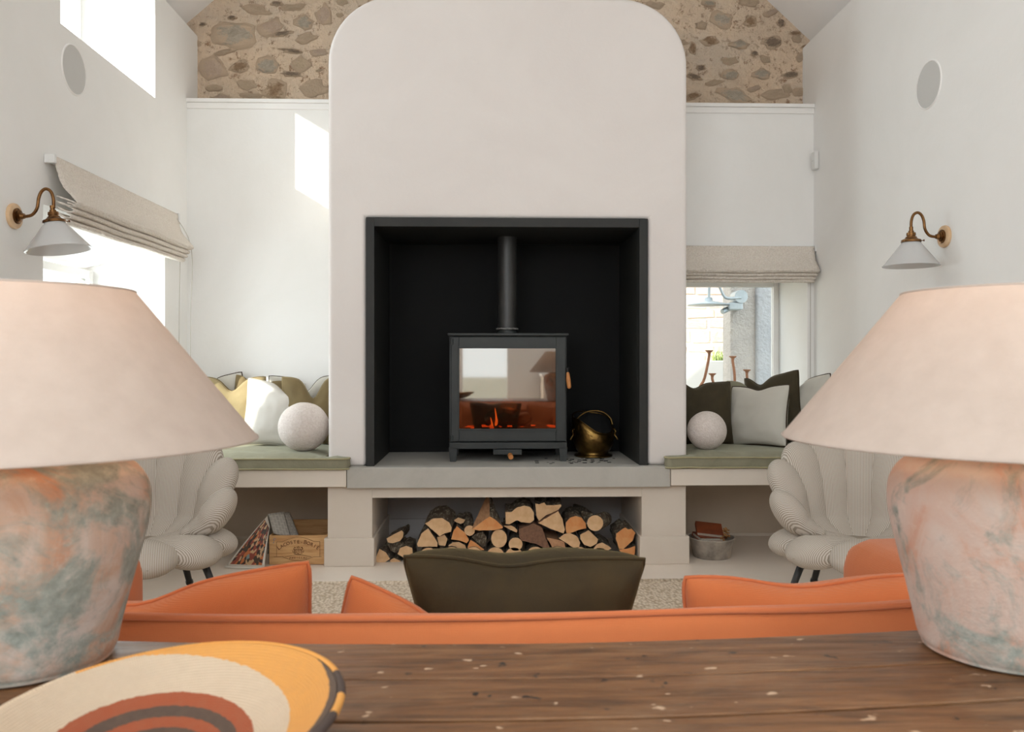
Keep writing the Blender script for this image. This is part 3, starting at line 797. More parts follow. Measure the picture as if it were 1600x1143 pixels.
# fire
bm = BM(); sausage(bm, [(.02, SY + .17, gz0 + .055), (.10, SY + .15, gz0 + .07), (.22, SY + .16, gz0 + .05)], [.04, .05, .04], 12); fl = sobj('burning_log', bm, simple('charred_wood', (48, 34, 24), (120, 84, 54), 18, .95, bump=.8))
bm = BM(); box(bm, sx0 + .06, sx1 - .06, SY + .06, SY + SD - .05, gz0 - .012, gz0 + .004); sobj('ash_bed', bm, simple('ash', (60, 44, 36), (96, 78, 64), 20, .95, bump=.8))
bm = BM()
for i in range(26):
    x = random.uniform(-.12, .40); y = SY + random.uniform(.06, .2); s = random.uniform(.005, .014)
    box(bm, x - s, x + s, y - s, y + s, gz0 + .0, gz0 + s * .9)
tag(sobj('embers', bm, M_ember), kind='stuff')
for x, h_, r_ in ((.045, .085, .008), (.02, .03, .007)):
    bm = BM(); tube(bm, smooth_path([(x, SY + .12, gz0 + .01), (x + .006, SY + .12, gz0 + h_ * .5), (x - .004, SY + .12, gz0 + h_ + .03)], 4), [r_ * q for q in (.7, .9, 1, 1, .9, .7, .5, .3, .05)], 8); sobj('flame', bm, M_flame, smooth=True)
d = bpy.data.lights.new('fire_glow', 'POINT'); d.energy = .4; d.color = (1, .45, .2); d.shadow_soft_size = .05
o = bpy.data.objects.new('fire_glow', d); o.location = (.12, SY + .12, gz0 + .12); link(o)

# ------------------------------------------------------------------ brass coal scuttle
sc_ = thing('coal_scuttle', 'hammered brass helmet coal scuttle beside the stove on the hearth', 'scuttle', (P(927, 0, 4.88).x, 4.88, 0.531))
bm = BM(); prof = [(.100, 0), (.104, .006), (.098, .014), (.085, .022), (.100, .04), (.115, .08), (.120, .13), (.116, .17), (.112, .20)]
rg = lathe(bm, prof, 40, cap=False)
bm.faces.new(rg[0][::-1])
for r in rg[-4:]:
    f = (rg.index(r) - len(rg) + 5) / 4
    for i, v_ in enumerate(r):
        a = 2 * PI * i / 40
        lift = .050 * max(0, math.sin(a)) + .030 * max(0, -math.cos(a)) - .060 * max(0, math.cos(a + 1.0)) ** 1.6
        v_.co.z += lift * f; v_.co.x -= .012 * f * max(0, -math.cos(a))
ob_ = obj('body', bm, M_brass_old, sc_, smooth=True); m_ = ob_.modifiers.new('s', 'SOLIDIFY'); m_.thickness = .003
rim = [v_.co.copy() for v_ in ob_.data.vertices][-40:]
bm = BM(); lin_r = []
for ring_ in range(2, len(prof)):
    lin_r.append([bm.verts.new((v_.co.x * .955, v_.co.y * .955, v_.co.z - .002)) for v_ in list(ob_.data.vertices)[ring_ * 40:(ring_ + 1) * 40]])
for a_, b_ in zip(lin_r, lin_r[1:]):
    for i in range(40): bm.faces.new((a_[i], a_[(i + 1) % 40], b_[(i + 1) % 40], b_[i]))
bm.faces.new(lin_r[0]); obj('shade_liner', bm, M_void, sc_, smooth=True)  # added black liner stands in for the shade inside the scuttle
bm = BM(); tube(bm, rim, .0035, 6, closed=True); obj('rolled_rim', bm, M_brass_old, sc_, smooth=True)
bm = BM(); tube(bm, [( .106 * math.cos(a), .106 * math.sin(a), .007) for a in [2 * PI * i / 40 for i in range(40)]], .006, 8, closed=True); obj('foot_ring', bm, M_brass_old, sc_, smooth=True)
bm = BM(); tube(bm, smooth_path([(-.108, -.01, .175), (-.09, .00, .225), (-.03, .01, .262), (.05, .01, .262), (.10, .0, .225), (.112, -.01, .185)], 5), .005, 8); obj('bail_handle', bm, M_brass_old, sc_, smooth=True)
for s in (-1, 1):
    bm = BM()
    x = s * .119
    tube(bm, smooth_path([(x, -.03, .165), (x + s * .008, -.035, .15), (x + s * .002, -.03, .13), (x + s * .012, -.035, .115), (x + s * .02, -.035, .10)], 4), .005, 7)
    tube(bm, smooth_path([(x, -.045, .16), (x, -.02, .165), (x, .01, .16)], 4), .005, 7)
    obj('handle_mount', bm, M_brass_old, sc_, smooth=True)
# soot crumbs on the slab
bm = BM()
for i in range(46):
    p = P(random.gauss(900, 26), random.uniform(708, 722), 4.7); y = random.uniform(4.52, 4.78); s = random.uniform(.002, .006)
    x = random.gauss(.5, .09); box(bm, x - s * 2, x + s * 2, y - s, y + s, .5302, .5302 + s * .5)
o = obj('ash_crumbs', bm, M_void); tag(o, 'scattered black ash crumbs on the hearth right of the stove', 'ash', kind='stuff')

# ------------------------------------------------------------------ firewood
k = NT('log_end'); v = k.co('Object')
sep = k.n('ShaderNodeSeparateXYZ'); k.l(v, sep.inputs[0])
d2 = k.math('SQRT', k.math('ADD', k.math('MULTIPLY', sep.outputs['X'], sep.outputs['X']), k.math('MULTIPLY', sep.outputs['Z'], sep.outputs['Z'])))
rings_ = k.math('SINE', k.math('ADD', k.math('MULTIPLY', d2, 1300.0), k.math('MULTIPLY', k.noise(v, 40, 3), 6.0)))
base = k.ramp(k.noise(v, 18, 5, .6, .5), [(.35, lin((206, 166, 122))), (.65, lin((226, 190, 148)))])
k.color(k.mix(k.math('MULTIPLY', k.math('ADD', rings_, 1.0), .12), base, lin((168, 116, 70)))); k.set(.85); k.bump(k.noise(v, 60, 4), .2, .004); M_end = k.m
M_end_o = simple('log_end_orange', (206, 132, 74), (216, 158, 104), 14, .85, bump=.2, dist=.6)
M_split = simple('split_wood', (196, 152, 114), (172, 126, 92), 9, .85, bump=.5, bscale=30, vec_scale=(6, 1, 6))
M_split_dk = simple('split_wood_dark', (134, 98, 76), (110, 80, 62), 12, .9, bump=.6, bscale=30, vec_scale=(6, 1, 6))
k = NT('bark'); v = k.co('Object', (1, .35, 1))
k.color(k.mix(k.ramp(k.noise(v, 55, 5, .75), [(.5, (0, 0, 0, 1)), (.6, (1, 1, 1, 1))]), k.ramp(k.noise(v, 18, 5, .7), [(.3, lin((66, 54, 42))), (.7, lin((112, 96, 78)))]), lin((156, 146, 126))))
k.set(.95); k.bump(k.noise(v, 40, 6, .75), 1.0, .02); M_bark = k.m

def A(p): return [(570 + x / 7.27, 770 + y / 7.27) for x, y in p]
def B(p): return [(780 + x / 6.957, 770 + y / 6.957) for x, y in p]
def ell(cx, cy, rx, ry, n=16): return [(cx + rx * math.cos(2 * PI * i / n), cy + ry * math.sin(2 * PI * i / n)) for i in range(n)]
FW = 'firewood logs in the alcove'
def log(poly, Y, L, dx, dz, end, side, label, taper=1.0, jag=.0025):
    """poly: photographed outline of the sawn end; the log runs back from it along (dx, 1, dz)"""
    L *= .72
    W = [P(x, y, Y) for x, y in poly]
    c = sum(W, Vector()) / len(W)
    W = [p - c for p in W]
    # subdivide the outline and roughen it a little
    R_ = []
    for i, p in enumerate(W):
        q = W[(i + 1) % len(W)]; m = max(1, int((q - p).length / .012))
        for j in range(m):
            r = p.lerp(q, j / m)
            if j: r *= 1 + noise.noise((r.x * 60, r.z * 60, c.x * 9)) * .06
            R_.append(r)
    n = len(R_); bm = BM(); rings = []
    K = 5
    for s in range(K + 1):
        f = s / K; off = Vector((dx, 1, dz)) * (L * f)
        sc = 1 + (taper - 1) * f
        rings.append([bm.verts.new(r * sc + off + (Vector((noise.noise((r.x * 40, f * 3, c.z)), 0, noise.noise((r.z * 40, f * 3, c.x)))) * jag * 2 if s else Vector())) for r in R_])
    for a, b in zip(rings, rings[1:]):
        for i in range(n): bm.faces.new((a[i], a[(i + 1) % n], b[(i + 1) % n], b[i]))
    bm.faces.new(rings[0]); bm.faces.new(rings[-1][::-1])
    o = obj('log', bm, side, None, smooth=False, loc=c)
    if isinstance(side, list):
        for p_ in o.data.polygons: p_.material_index = 1 if p_.normal.x > .15 else 0
    tag(o, label, 'log', FW); autosmooth(o, 50)
    bm = BM(); cv = [bm.verts.new(r * .975 + Vector((0, -.0012, 0))) for r in R_]; cc = [bm.verts.new(r * .975 + Vector((0, .002, 0))) for r in R_]
    bm.faces.new(cv[::-1])
    for i in range(n): bm.faces.new((cv[i], cv[(i + 1) % n], cc[(i + 1) % n], cc[i]))
    e_ = obj('cut_end', bm, end, o)
    return o
LG = [
 (A([(245,515),(330,465),(420,420),(440,440),(435,500),(400,545),(320,570),(260,560)]), 4.56, .26, .10, .0, M_end, M_bark, 'half-round log lying on top of the small left heap'),
 (A([(250,565),(330,572),(400,548),(440,600),(400,650),(340,675),(290,650)]), 4.57, .2, .1, 0, M_bark, M_bark, 'bark-covered stub in the middle of the small left heap'),
 (A([(120,745),(165,630),(240,670),(290,745),(180,820),(150,812)]), 4.53, .3, .12, .02, M_end, M_bark, 'pale square-cut wedge at the far left of the woodpile'),
 (A([(285,760),(330,735),(400,765),(435,818),(300,815)]), 4.54, .3, .15, .0, M_end, M_bark, 'small bark log lying flat at the foot of the left heap'),
 (A([(370,690),(400,620),(470,595),(540,620),(556,800),(525,820),(460,745)]), 4.52, .3, .0, .02, M_end, M_bark, 'pale knotty wedge log standing right of the small left heap'),
 (A([(680,345),(780,285),(880,280),(960,330),(990,390),(980,440),(915,455),(850,490),(770,420)]), 4.50, .30, .06, .14, M_end, M_bark, 'biggest half-round log with mossy bark on the left of the pile'),
 (A([(590,580),(640,460),(720,395),(770,470),(830,565),(825,610),(600,610)]), 4.51, .3, .0, .05, M_end, M_bark, 'quarter log under the big half-round log'),
 (A([(820,500),(905,470),(940,520),(915,600),(840,590)]), 4.53, .25, .05, .0, M_end, M_bark, 'small pale split piece below the big half-round log'),
 (A([(980,525),(1000,440),(1045,370),(1140,450),(1185,535),(1160,570),(1080,540)]), 4.52, .3, -.03, .02, M_end_o, M_bark, 'triangular split log between the half-round log and the large wedge'),
 (A([(950,590),(1000,558),(1070,552),(1140,590),(1155,640),(1145,690),(960,690)]), 4.53, .3, .0, .0, M_end, M_bark, 'domed log end just above the velvet cushion on the left'),
 (A(ell(1190, 425, 62, 60)), 4.52, .26, -.10, .22, M_end, M_bark, 'round branch end left of the large wedge'),
 (A([(1010,310),(1060,275),(1140,300),(1125,335),(1090,350),(1040,332)]), 4.58, .2, .05, .0, M_end, M_bark, 'tiny pale stick end on top left of the large wedge'),
 (A([(1215,410),(1320,330),(1420,262),(1500,315),(1572,385),(1560,402),(1480,420),(1300,425)]), 4.48, .32, -.02, .52, M_end_o, [M_split, M_bark], 'large pale triangular wedge forming the peak of the pile', .18),
 (A([(1165,620),(1200,530),(1260,565),(1360,645),(1280,660)]), 4.51, .25, .0, .0, M_end_o, M_bark, 'bright orange split piece under the large wedge'),
 (A([(1215,500),(1260,460),(1340,440),(1385,500),(1375,600),(1340,612),(1280,560)]), 4.53, .3, .06, .04, M_bark, M_bark, 'grey lichen bark log below the large wedge'),
 (A(ell(1525, 515, 92, 106)), 4.50, .3, .02, .0, M_end, M_bark, 'round sawn log in the middle of the pile'),
 (B(ell(178, 555, 77, 74)), 4.50, .3, .02, .0, M_end, M_bark, 'smaller round log right of the round one in the middle'),
 (B([(45,355),(130,350),(170,372),(200,405),(190,430),(100,388)]), 4.52, .28, .02, .02, M_end, M_bark, 'thin curved slab above the middle round log'),
 (B([(65,205),(130,205),(200,150),(270,133),(340,150),(380,210),(382,290),(340,325),(240,318),(195,292),(110,340),(65,335)]), 4.50, .3, .02, .03, M_end, M_bark, 'large knobbly sawn log on top right of the large wedge'),
 (B([(215,390),(370,330),(460,370),(490,440),(550,600),(480,592),(400,552),(310,530),(240,515),(220,480)]), 4.50, .28, .0, .02, M_split_dk, M_split_dk, 'dark brown split log face in the centre of the pile'),
 (B([(390,110),(430,120),(490,100),(510,130),(600,130),(672,122),(680,138),(640,190),(510,240),(430,305),(400,240)]), 4.52, .3, .05, .03, M_end, M_bark, 'ragged pale wedge on the top row with jagged edge'),
 (B([(420,325),(530,258),(640,192),(690,280),(716,400),(700,440),(560,390)]), 4.49, .3, .0, .0, M_end, M_split_dk, 'large pale quarter log under the ragged wedge'),
 (B([(515,485),(640,505),(710,530),(725,612),(590,612)]), 4.51, .3, .0, .0, M_split, M_split, 'smooth split plank just above the velvet cushion'),
 (B([(720,390),(725,320),(770,265),(830,245),(900,265),(945,330),(950,382),(860,402),(770,438),(730,436)]), 4.50, .3, -.02, .05, M_end_o, M_bark, 'half-round log with an orange heart right of the quarter log'),
 (B(ell(1043, 326, 90, 88)), 4.46, .30, .36, -.10, M_end, M_bark, 'round mossy log slanting down to the right'),
 (B([(645,490),(700,445),(770,430),(850,470),(882,540),(870,592),(820,606),(710,530)]), 4.50, .3, .0, .0, M_end, M_bark, 'half-round log below the one with the orange heart'),
 (B([(880,450),(970,400),(1030,455),(1076,500),(1060,550),(990,586),(920,560),(882,500)]), 4.49, .3, .0, .0, M_end, M_bark, 'sawn log with a flat right side below the slanting log'),
 (B([(1025,600),(1060,555),(1120,535),(1200,580),(1220,602),(1150,640),(1030,640)]), 4.50, .3, .05, .0, M_end, M_bark, 'low pale log end above the right corner of the velvet cushion'),
 (B([(1265,490),(1270,440),(1370,370),(1400,392),(1440,385),(1482,430),(1450,520),(1350,610),(1300,605)]), 4.50, .3, .0, .02, M_end_o, M_bark, 'rough orange split log on top at the right end of the pile'),
 (B([(1300,612),(1400,600),(1482,572),(1475,660),(1400,755),(1360,710)]), 4.50, .3, .0, .0, M_end_o, M_bark, 'orange log at the bottom right end of the pile'),
 (B([(885,200),(910,190),(1030,232),(960,280),(940,325),(890,260)]), 4.62, .3, -.1, .0, M_bark, M_bark, 'dark bark log behind the slanting round one'),
]
for a in LG:
    log(*a)
for i in range(9):
    cx = 672 + i * 33 + random.uniform(-3, 3)
    log(ell(cx, 867 + random.uniform(-1, 1), 14, 13), 4.50, .3, 0, 0, M_end, M_bark, 'log of the bottom row hidden behind the olive velvet cushion')

# ------------------------------------------------------------------ wine crate, magazine and newspaper
k = NT('crate_pine'); v = k.co('Object', (1, 1, 9))
k.color(k.ramp(k.noise(v, 7, 6, .6, .6), [(.3, lin((188, 138, 88))), (.55, lin((212, 168, 116))), (.75, lin((220, 180, 130)))])); k.set(.7); M_crate = k.m
M_burn = simple('burnt_brand', (108, 66, 40), None, rough=.8)
cl, cr = P(420.5, 0, 4.484).x, P(511.5, 0, 4.484).x
cw = cr - cl; chh = 0.158; cd = 0.46
cx_ = (cl + cr) / 2
crate = thing('wine_crate', 'open wooden wine crate with an arched title and crest on its front', 'crate', (cx_, 4.484, 0.0))
for nm, a in (('front_panel', (-cw/2, cw/2, 0, .012, .003, chh)), ('back_panel', (-cw/2, cw/2, cd-.012, cd, .003, chh)),
              ('side_panel', (-cw/2, -cw/2+.010, .012, cd-.012, .003, chh)), ('side_panel', (cw/2-.010, cw/2, .012, cd-.012, .003, chh)),
              ('bottom_panel', (-cw/2+.01, cw/2-.01, .012, cd-.012, .003, .012))):
    bm = BM(); box(bm, *a, .0015, 1); obj(nm, bm, M_crate, crate)
front = [c for c in crate.children if c.name.startswith('front_panel')][0]
def glyph(ch, size, loc, rot, bm_out, ext=.0006):
    cu = bpy.data.curves.new('t', 'FONT'); cu.body = ch; cu.size = size; cu.extrude = ext; cu.align_x = 'CENTER'
    to = bpy.data.objects.new('t', cu); COL.objects.link(to)
    dg = bpy.context.evaluated_depsgraph_get(); me = bpy.data.meshes.new_from_object(to.evaluated_get(dg))
    me.transform(Matrix.Translation(loc) @ Matrix.Rotation(rot, 4, 'Y') @ Matrix.Rotation(PI / 2, 4, 'X'))
    bm_out.from_mesh(me); bpy.data.objects.remove(to); bpy.data.curves.remove(cu); bpy.data.meshes.remove(me)
bm = BM(); txt = 'LACOSTE-BORIE'; Rr = .17
for i, ch in enumerate(txt):
    a = (i - (len(txt) - 1) / 2) * .103
    glyph(ch, .030 if i in (0, 8) else .025, Vector((math.sin(a) * Rr, -.0012, .128 - Rr + math.cos(a) * Rr * 1.0 - .012)), a, bm)
obj('arched_title', bm, M_burn, front)
bm = BM()
for i, ch in enumerate('PAUILLAC'):
    f = (i - 3.5); glyph(ch, .014, Vector((f * .0125, -.0012, .036 + .0006 * f * f * -.6)), -f * .03, bm)
obj('banner_title', bm, M_burn, front)
bm = BM(); y_ = -.0008
def ln(pts, r=.0009): tube(bm, [(x, y_, z) for x, z in pts], r, 4)
ln([(-.115, .125), (-.115, .045)]); ln([(.115, .125), (.115, .045)])
ln([(-.115, .125), (-.085, .125)] + [(-.085 + .17 * t, .125 + .024 * math.sin(PI * t)) for t in [i / 14 for i in range(15)]] + [(.115, .125)])
ln([(-.13, .045), (-.08, .045)] + [(-.08 + .16 * t, .043 - .020 * math.sin(PI * t)) for t in [i / 14 for i in range(15)]] + [(.125, .045)])
ln([(-.07 + .14 * t, .044 + .010 * math.sin(PI * t)) for t in [i / 10 for i in range(11)]])
obj('frame_lines', bm, M_burn, front)
bm = BM()
for s in (-1, 1):   # shield between two supporters, crown above
    ln([(s * .0, .060), (s * .010, .068), (s * .011, .084), (0, .084)], .0012)
    ln([(s * .014, .064), (s * .020, .070), (s * .017, .078), (s * .024, .086), (s * .019, .096), (s * .014, .091)], .0020)
    ln([(s * .018, .082), (s * .012, .086)], .0014); ln([(s * .020, .070), (s * .028, .068), (s * .029, .078)], .0013)
    ln([(s * .024, .062), (s * .012, .058), (0, .056)], .0012)
    ln([(0, .090), (s * .006, .090), (s * .008, .098), (s * .003, .094), (0, .100)], .0011)
ln([(-.008, .076), (.008, .076)]); ln([(0, .082), (0, .063)])
obj('crest', bm, M_burn, front)
bm = BM(); ln([(-.118, .140), (-.128, .144), (-.132, .136), (-.126, .130)], .0016); ln([(-.130, .124), (-.133, .118)], .0022); obj('blue_mark', bm, simple('blue_ink', (128, 140, 156), None), front)

# newspaper and magazine draped over the crate's left side
def sheet_obj(name, quad, m, parent, thick=.004, curve=.0, n=8):
    a, b, c, d_ = [Vector(q) for q in quad]; bm = BM(); G = []
    nrm = (b - a).cross(d_ - a).normalized()
    for i in range(n + 1):
        row = []
        for j in range(n + 1):
            u, v_ = i / n, j / n
            p = a.lerp(b, u).lerp(d_.lerp(c, u), v_) + nrm * curve * math.sin(PI * v_) * (1 + .4 * math.sin(u * 5))
            row.append(bm.verts.new(p))
        G.append(row)
    uvl = bm.loops.layers.uv.new('UVMap')
    for i in range(n):
        for j in range(n):
            f = bm.faces.new((G[i][j], G[i + 1][j], G[i + 1][j + 1], G[i][j + 1]))
            for lp, (uu, vv) in zip(f.loops, ((i, j), (i + 1, j), (i + 1, j + 1), (i, j + 1))): lp[uvl].uv = (uu / n, vv / n)
    me = bpy.data.meshes.new(name); bm.to_mesh(me); bm.free(); me.materials.append(m)
    for p in me.polygons: p.use_smooth = True
    o = bpy.data.objects.new(name, me); link(o, parent)
    s = o.modifiers.new('s', 'SOLIDIFY'); s.thickness = thick; s.offset = 0
    return o
k = NT('newsprint'); v = k.co('UV')
br = k.n('ShaderNodeTexBrick'); br.inputs['Scale'].default_value = 1.0; br.inputs['Brick Width'].default_value = .24; br.inputs['Row Height'].default_value = .18; br.inputs['Mortar Size'].default_value = .018
br.inputs['Color1'].default_value = lin((164, 160, 152)); br.inputs['Color2'].default_value = lin((150, 147, 140)); br.inputs['Mortar'].default_value = lin((188, 184, 176)); k.l(v, br.inputs['Vector'])
k.color(k.mix(k.math('MULTIPLY', k.noise(k.co('UV', (20, 120, 1)), 3, 2), .5), br.outputs['Color'], lin((190, 186, 178)))); k.set(.9); M_news = k.m
k = NT('magazine_print'); v = k.co('UV')
vo = k.n('ShaderNodeTexVoronoi'); vo.inputs['Scale'].default_value = 13; k.l(v, vo.inputs['Vector'])
cc = k.ramp(vo.outputs['Color'], [(0.0, lin((60, 40, 34))), (.3, lin((140, 66, 50))), (.42, lin((196, 160, 120))), (.6, lin((70, 56, 44))), (.75, lin((190, 110, 60))), (.9, lin((120, 140, 140)))], 'CONSTANT')
sep = k.n('ShaderNodeSeparateXYZ'); k.l(v, sep.inputs[0])
ed = k.math('MINIMUM', k.math('MINIMUM', sep.outputs[0], k.math('SUBTRACT', 1.0, sep.outputs[0])), k.math('MINIMUM', sep.outputs[1], k.math('SUBTRACT', 1.0, sep.outputs[1])))
k.color(k.mix(k.math('GREATER_THAN', ed, .06), lin((220, 212, 200)), cc)); k.set(.35); M_mag = k.m
mg = thing('magazine', 'colour-printed magazine leaning against the left of the wine crate', 'magazine')
yA = 4.52
a = P(352, 866, 4.42); b = P(418, 872, 4.42); c = P(424, 822, 4.50); t = P(419, 806, 4.55)
sheet_obj('cover_page', [(a.x, 4.42, .006), (cl - .004, 4.40, .006), (cl - .006, 4.52, .20), (cl - .022, 4.53, .255)], M_mag, mg, .005, .008)
bm = BM(); tube(bm, [(a.x, 4.418, .010), (a.x + .03, 4.412, .008), (cl - .008, 4.398, .006)], .006, 8); obj('rolled_edge', bm, simple('page_edge', (222, 216, 206), None), mg, smooth=True)
nw = thing('newspaper', 'folded grey newspaper hanging into the wine crate', 'newspaper')
sheet_obj('outer_page', [(cl - .020, 4.54, .262), (cl + .02, 4.50, .165), (cl + .105, 4.54, .13), (cl + .05, 4.60, .262)], M_news, nw, .006, .006)
sheet_obj('inner_page', [(cl + .03, 4.60, .255), (cl + .10, 4.545, .13), (cl + .14, 4.60, .11), (cl + .062, 4.68, .245)], M_news, nw, .005, .004)
sheet_obj('hanging_page', [(cl - .020, 4.54, .262), (cl + .05, 4.61, .262), (cl - .012, 4.72, .03), (cl - .055, 4.66, .02)], M_news, nw, .004, .004)

# ------------------------------------------------------------------ zinc tub with two old books and shavings
tb = thing('zinc_tub', 'round weathered zinc tub under the right bench', 'tub', (P(1112, 0, 4.62).x, 4.62, 0))
M_zinc = simple('weathered_zinc', (146, 138, 128), (186, 176, 164), 16, .75, metal=.15, bump=.4, bscale=40)
bm = BM(); lathe(bm, [(0, .004), (.098, .004), (.100, .0), (.104, .004), (.122, .098), (.127, .104), (.124, .108), (.118, .100), (.100, .012), (0, .012)], 44, cap=False); obj('bowl', bm, M_zinc, tb, smooth=True)
bm = BM(); tube(bm, [(.124 * math.cos(2 * PI * i / 40), .124 * math.sin(2 * PI * i / 40), .106 + .001 * math.sin(i * 2)) for i in range(40)], .0045, 8, closed=True); obj('rolled_rim', bm, M_zinc, tb, smooth=True)
tx_ = tb.location
M_leather = simple('tan_leather', (140, 70, 36), (112, 52, 28), 10, .5, bump=.2)
M_page = simple('page_block', (222, 214, 200), (190, 180, 164), 100, .8, vec_scale=(1, 1, 8))
for (dx, dy, dz, rx, ry, rz, w_, d_, h_, lab) in ((-.02, -.01, .112, .12, .05, .2, .15, .11, .022, 'lower brown leather book lying in the zinc tub'),
                                      (-.015, .0, .148, .42, .10, -.1, .145, .11, .024, 'upper rust-brown leather book tilted on top in the zinc tub')):
    root = thing('old_book', lab, 'book', (tx_.x + dx, tx_.y + dy, dz), 0, 'books in the zinc tub'); root.rotation_euler = (rx, ry, rz)
    bm = BM(); box(bm, -w_/2, w_/2, -d_/2, d_/2, h_/2 - .003, h_/2, .001, 1); box(bm, -w_/2, w_/2, -d_/2, d_/2, -h_/2, -h_/2 + .003, .001, 1); box(bm, -w_/2, w_/2, d_/2 - .004, d_/2, -h_/2, h_/2, .001, 1); obj('cover', bm, M_leather, root)
    bm = BM(); box(bm, -w_/2 + .006, w_/2 - .006, -d_/2 + .006, d_/2 - .004, -h_/2 + .003, h_/2 - .003); obj('page_block', bm, M_page, root)
bm = BM()
for i in range(60):
    a = random.uniform(0, 2 * PI); r_ = random.uniform(.03, .095); x, y = tx_.x + r_ * math.cos(a), tx_.y + r_ * math.sin(a) * .9; z = random.uniform(.03, .10)
    if i < 16: x, y, z = tx_.x + .07 + random.uniform(-.02, .02), tx_.y - .03 + random.uniform(-.02, .02), random.uniform(.08, .15)
    tube(bm, smooth_path([(x, y, z), (x + random.uniform(-.02, .02), y + random.uniform(-.02, .02), z + .012), (x + random.uniform(-.02, .02), y + random.uniform(-.02, .02), z)], 3), .004, 5)
o = obj('wood_shavings', bm, simple('shavings', (186, 140, 88), (140, 98, 58), 30, .9)); tag(o, 'curled wood shavings filling the zinc tub around the books', 'shavings', kind='stuff')

# ------------------------------------------------------------------ bench seat pads
def seat_pad(outline, z0, z1, label, seed):
    """outline (x, y) of a boxed cushion, puffed on top, with piping round both edges"""
    O = [Vector((x, y, 0)) for x, y in outline]
    # rounded corners
    R_ = []
    n = len(O)
    for i in range(n):
        p, q, s = O[i - 1], O[i], O[(i + 1) % n]
        r = .035
        a = q + (p - q).normalized() * r; b = q + (s - q).normalized() * r
        for t in (0, .33, .66, 1): R_.append((1 - t) ** 2 * a + 2 * t * (1 - t) * q + t * t * b)
    dens = []
    for i, p in enumerate(R_):
        q = R_[(i + 1) % len(R_)]; m = max(1, int((q - p).length / .04))
        for j in range(m): dens.append(p.lerp(q, j / m))
    c = sum(dens, Vector()) / len(dens)
    bm = BM()
    levels = [(1.0, z0), (1.012, z0 + (z1 - z0) * .5), (1.0, z1)]
    rings = []
    for s, z in levels:
        rings.append([bm.verts.new((c.x + (p.x - c.x) * (1 + (s - 1) * .6), c.y + (p.y - c.y) * s, z + noise.noise((p.x * 7, z * 9, seed)) * .004)) for p in dens])
    nn = len(dens)
    for a, b in zip(rings, rings[1:]):
        for i in range(nn): bm.faces.new((a[i], a[(i + 1) % nn], b[(i + 1) % nn], b[i]))
    bm.faces.new(rings[0])
    # puffed top: fill by a grid clipped to the outline
    f = bm.faces.new(rings[-1][::-1])
    r = bmesh.ops.triangulate(bm, faces=[f])
    fs_ = r['faces']
    es = list({e for f in fs_ for e in f.edges})
    inner = [e for e in es if not e.is_boundary and sum(1 for f in e.link_faces if f in fs_) == 2]
    xs = [p.x for p in dens]; ys = [p.y for p in dens]
    for i in range(1, 30):
        x = min(xs) + (max(xs) - min(xs)) * i / 30
        g_ = [f for f in bm.faces if all(v_.co.z > z1 - .012 for v_ in f.verts)]
        bmesh.ops.bisect_plane(bm, geom=g_ + list({e for f in g_ for e in f.edges}) + list({v_ for f in g_ for v_ in f.verts}), plane_co=(x, 0, 0), plane_no=(1, 0, 0))
    for i in range(1, 18):
        y = min(ys) + (max(ys) - min(ys)) * i / 18
        g_ = [f for f in bm.faces if all(v_.co.z > z1 - .012 for v_ in f.verts)]
        bmesh.ops.bisect_plane(bm, geom=g_ + list({e for f in g_ for e in f.edges}) + list({v_ for f in g_ for v_ in f.verts}), plane_co=(0, y, 0), plane_no=(0, 1, 0))
    for v_ in bm.verts:
        if v_.co.z > z1 - .012:
            dmin = min((v_.co.x - p.x) ** 2 + (v_.co.y - p.y) ** 2 for p in dens) ** .5
            f_ = min(1, dmin / .12)
            v_.co.z += .022 * math.sin(f_ * PI / 2) + .006 * noise.noise((v_.co.x * 6 + v_.co.y * 9, v_.co.y * 3, seed)) * f_
    o = obj('seat_pad', bm, M_bench_cush, None, smooth=True)
    autosmooth(o, 60); tag(o, label, 'cushion', 'bench seat pads')
    for z in (z0 + .004, z1):
        bm = BM(); tube(bm, [(c.x + (p.x - c.x) * 1.003, c.y + (p.y - c.y) * 1.008, z + noise.noise((p.x * 7, z1 * 9, seed)) * .004) for p in dens], .0048, 6, closed=True); obj('piping', bm, M_sage_pipe, o, smooth=True)
    return o
seat_pad([(XL + .02, 4.385), (-.728, 4.385), (-.728, 4.452), (-.872, 4.458), (-.872, 5.13), (XL + .02, 5.13)], .521, .578, 'sage green velvet seat pad on the left bench', 3)
seat_pad([(.945, 4.385), (XR - .03, 4.385), (XR - .03, 5.13), (1.096, 5.13), (1.096, 4.458), (.945, 4.452)], .521, .578, 'sage green velvet seat pad on the right bench', 8)

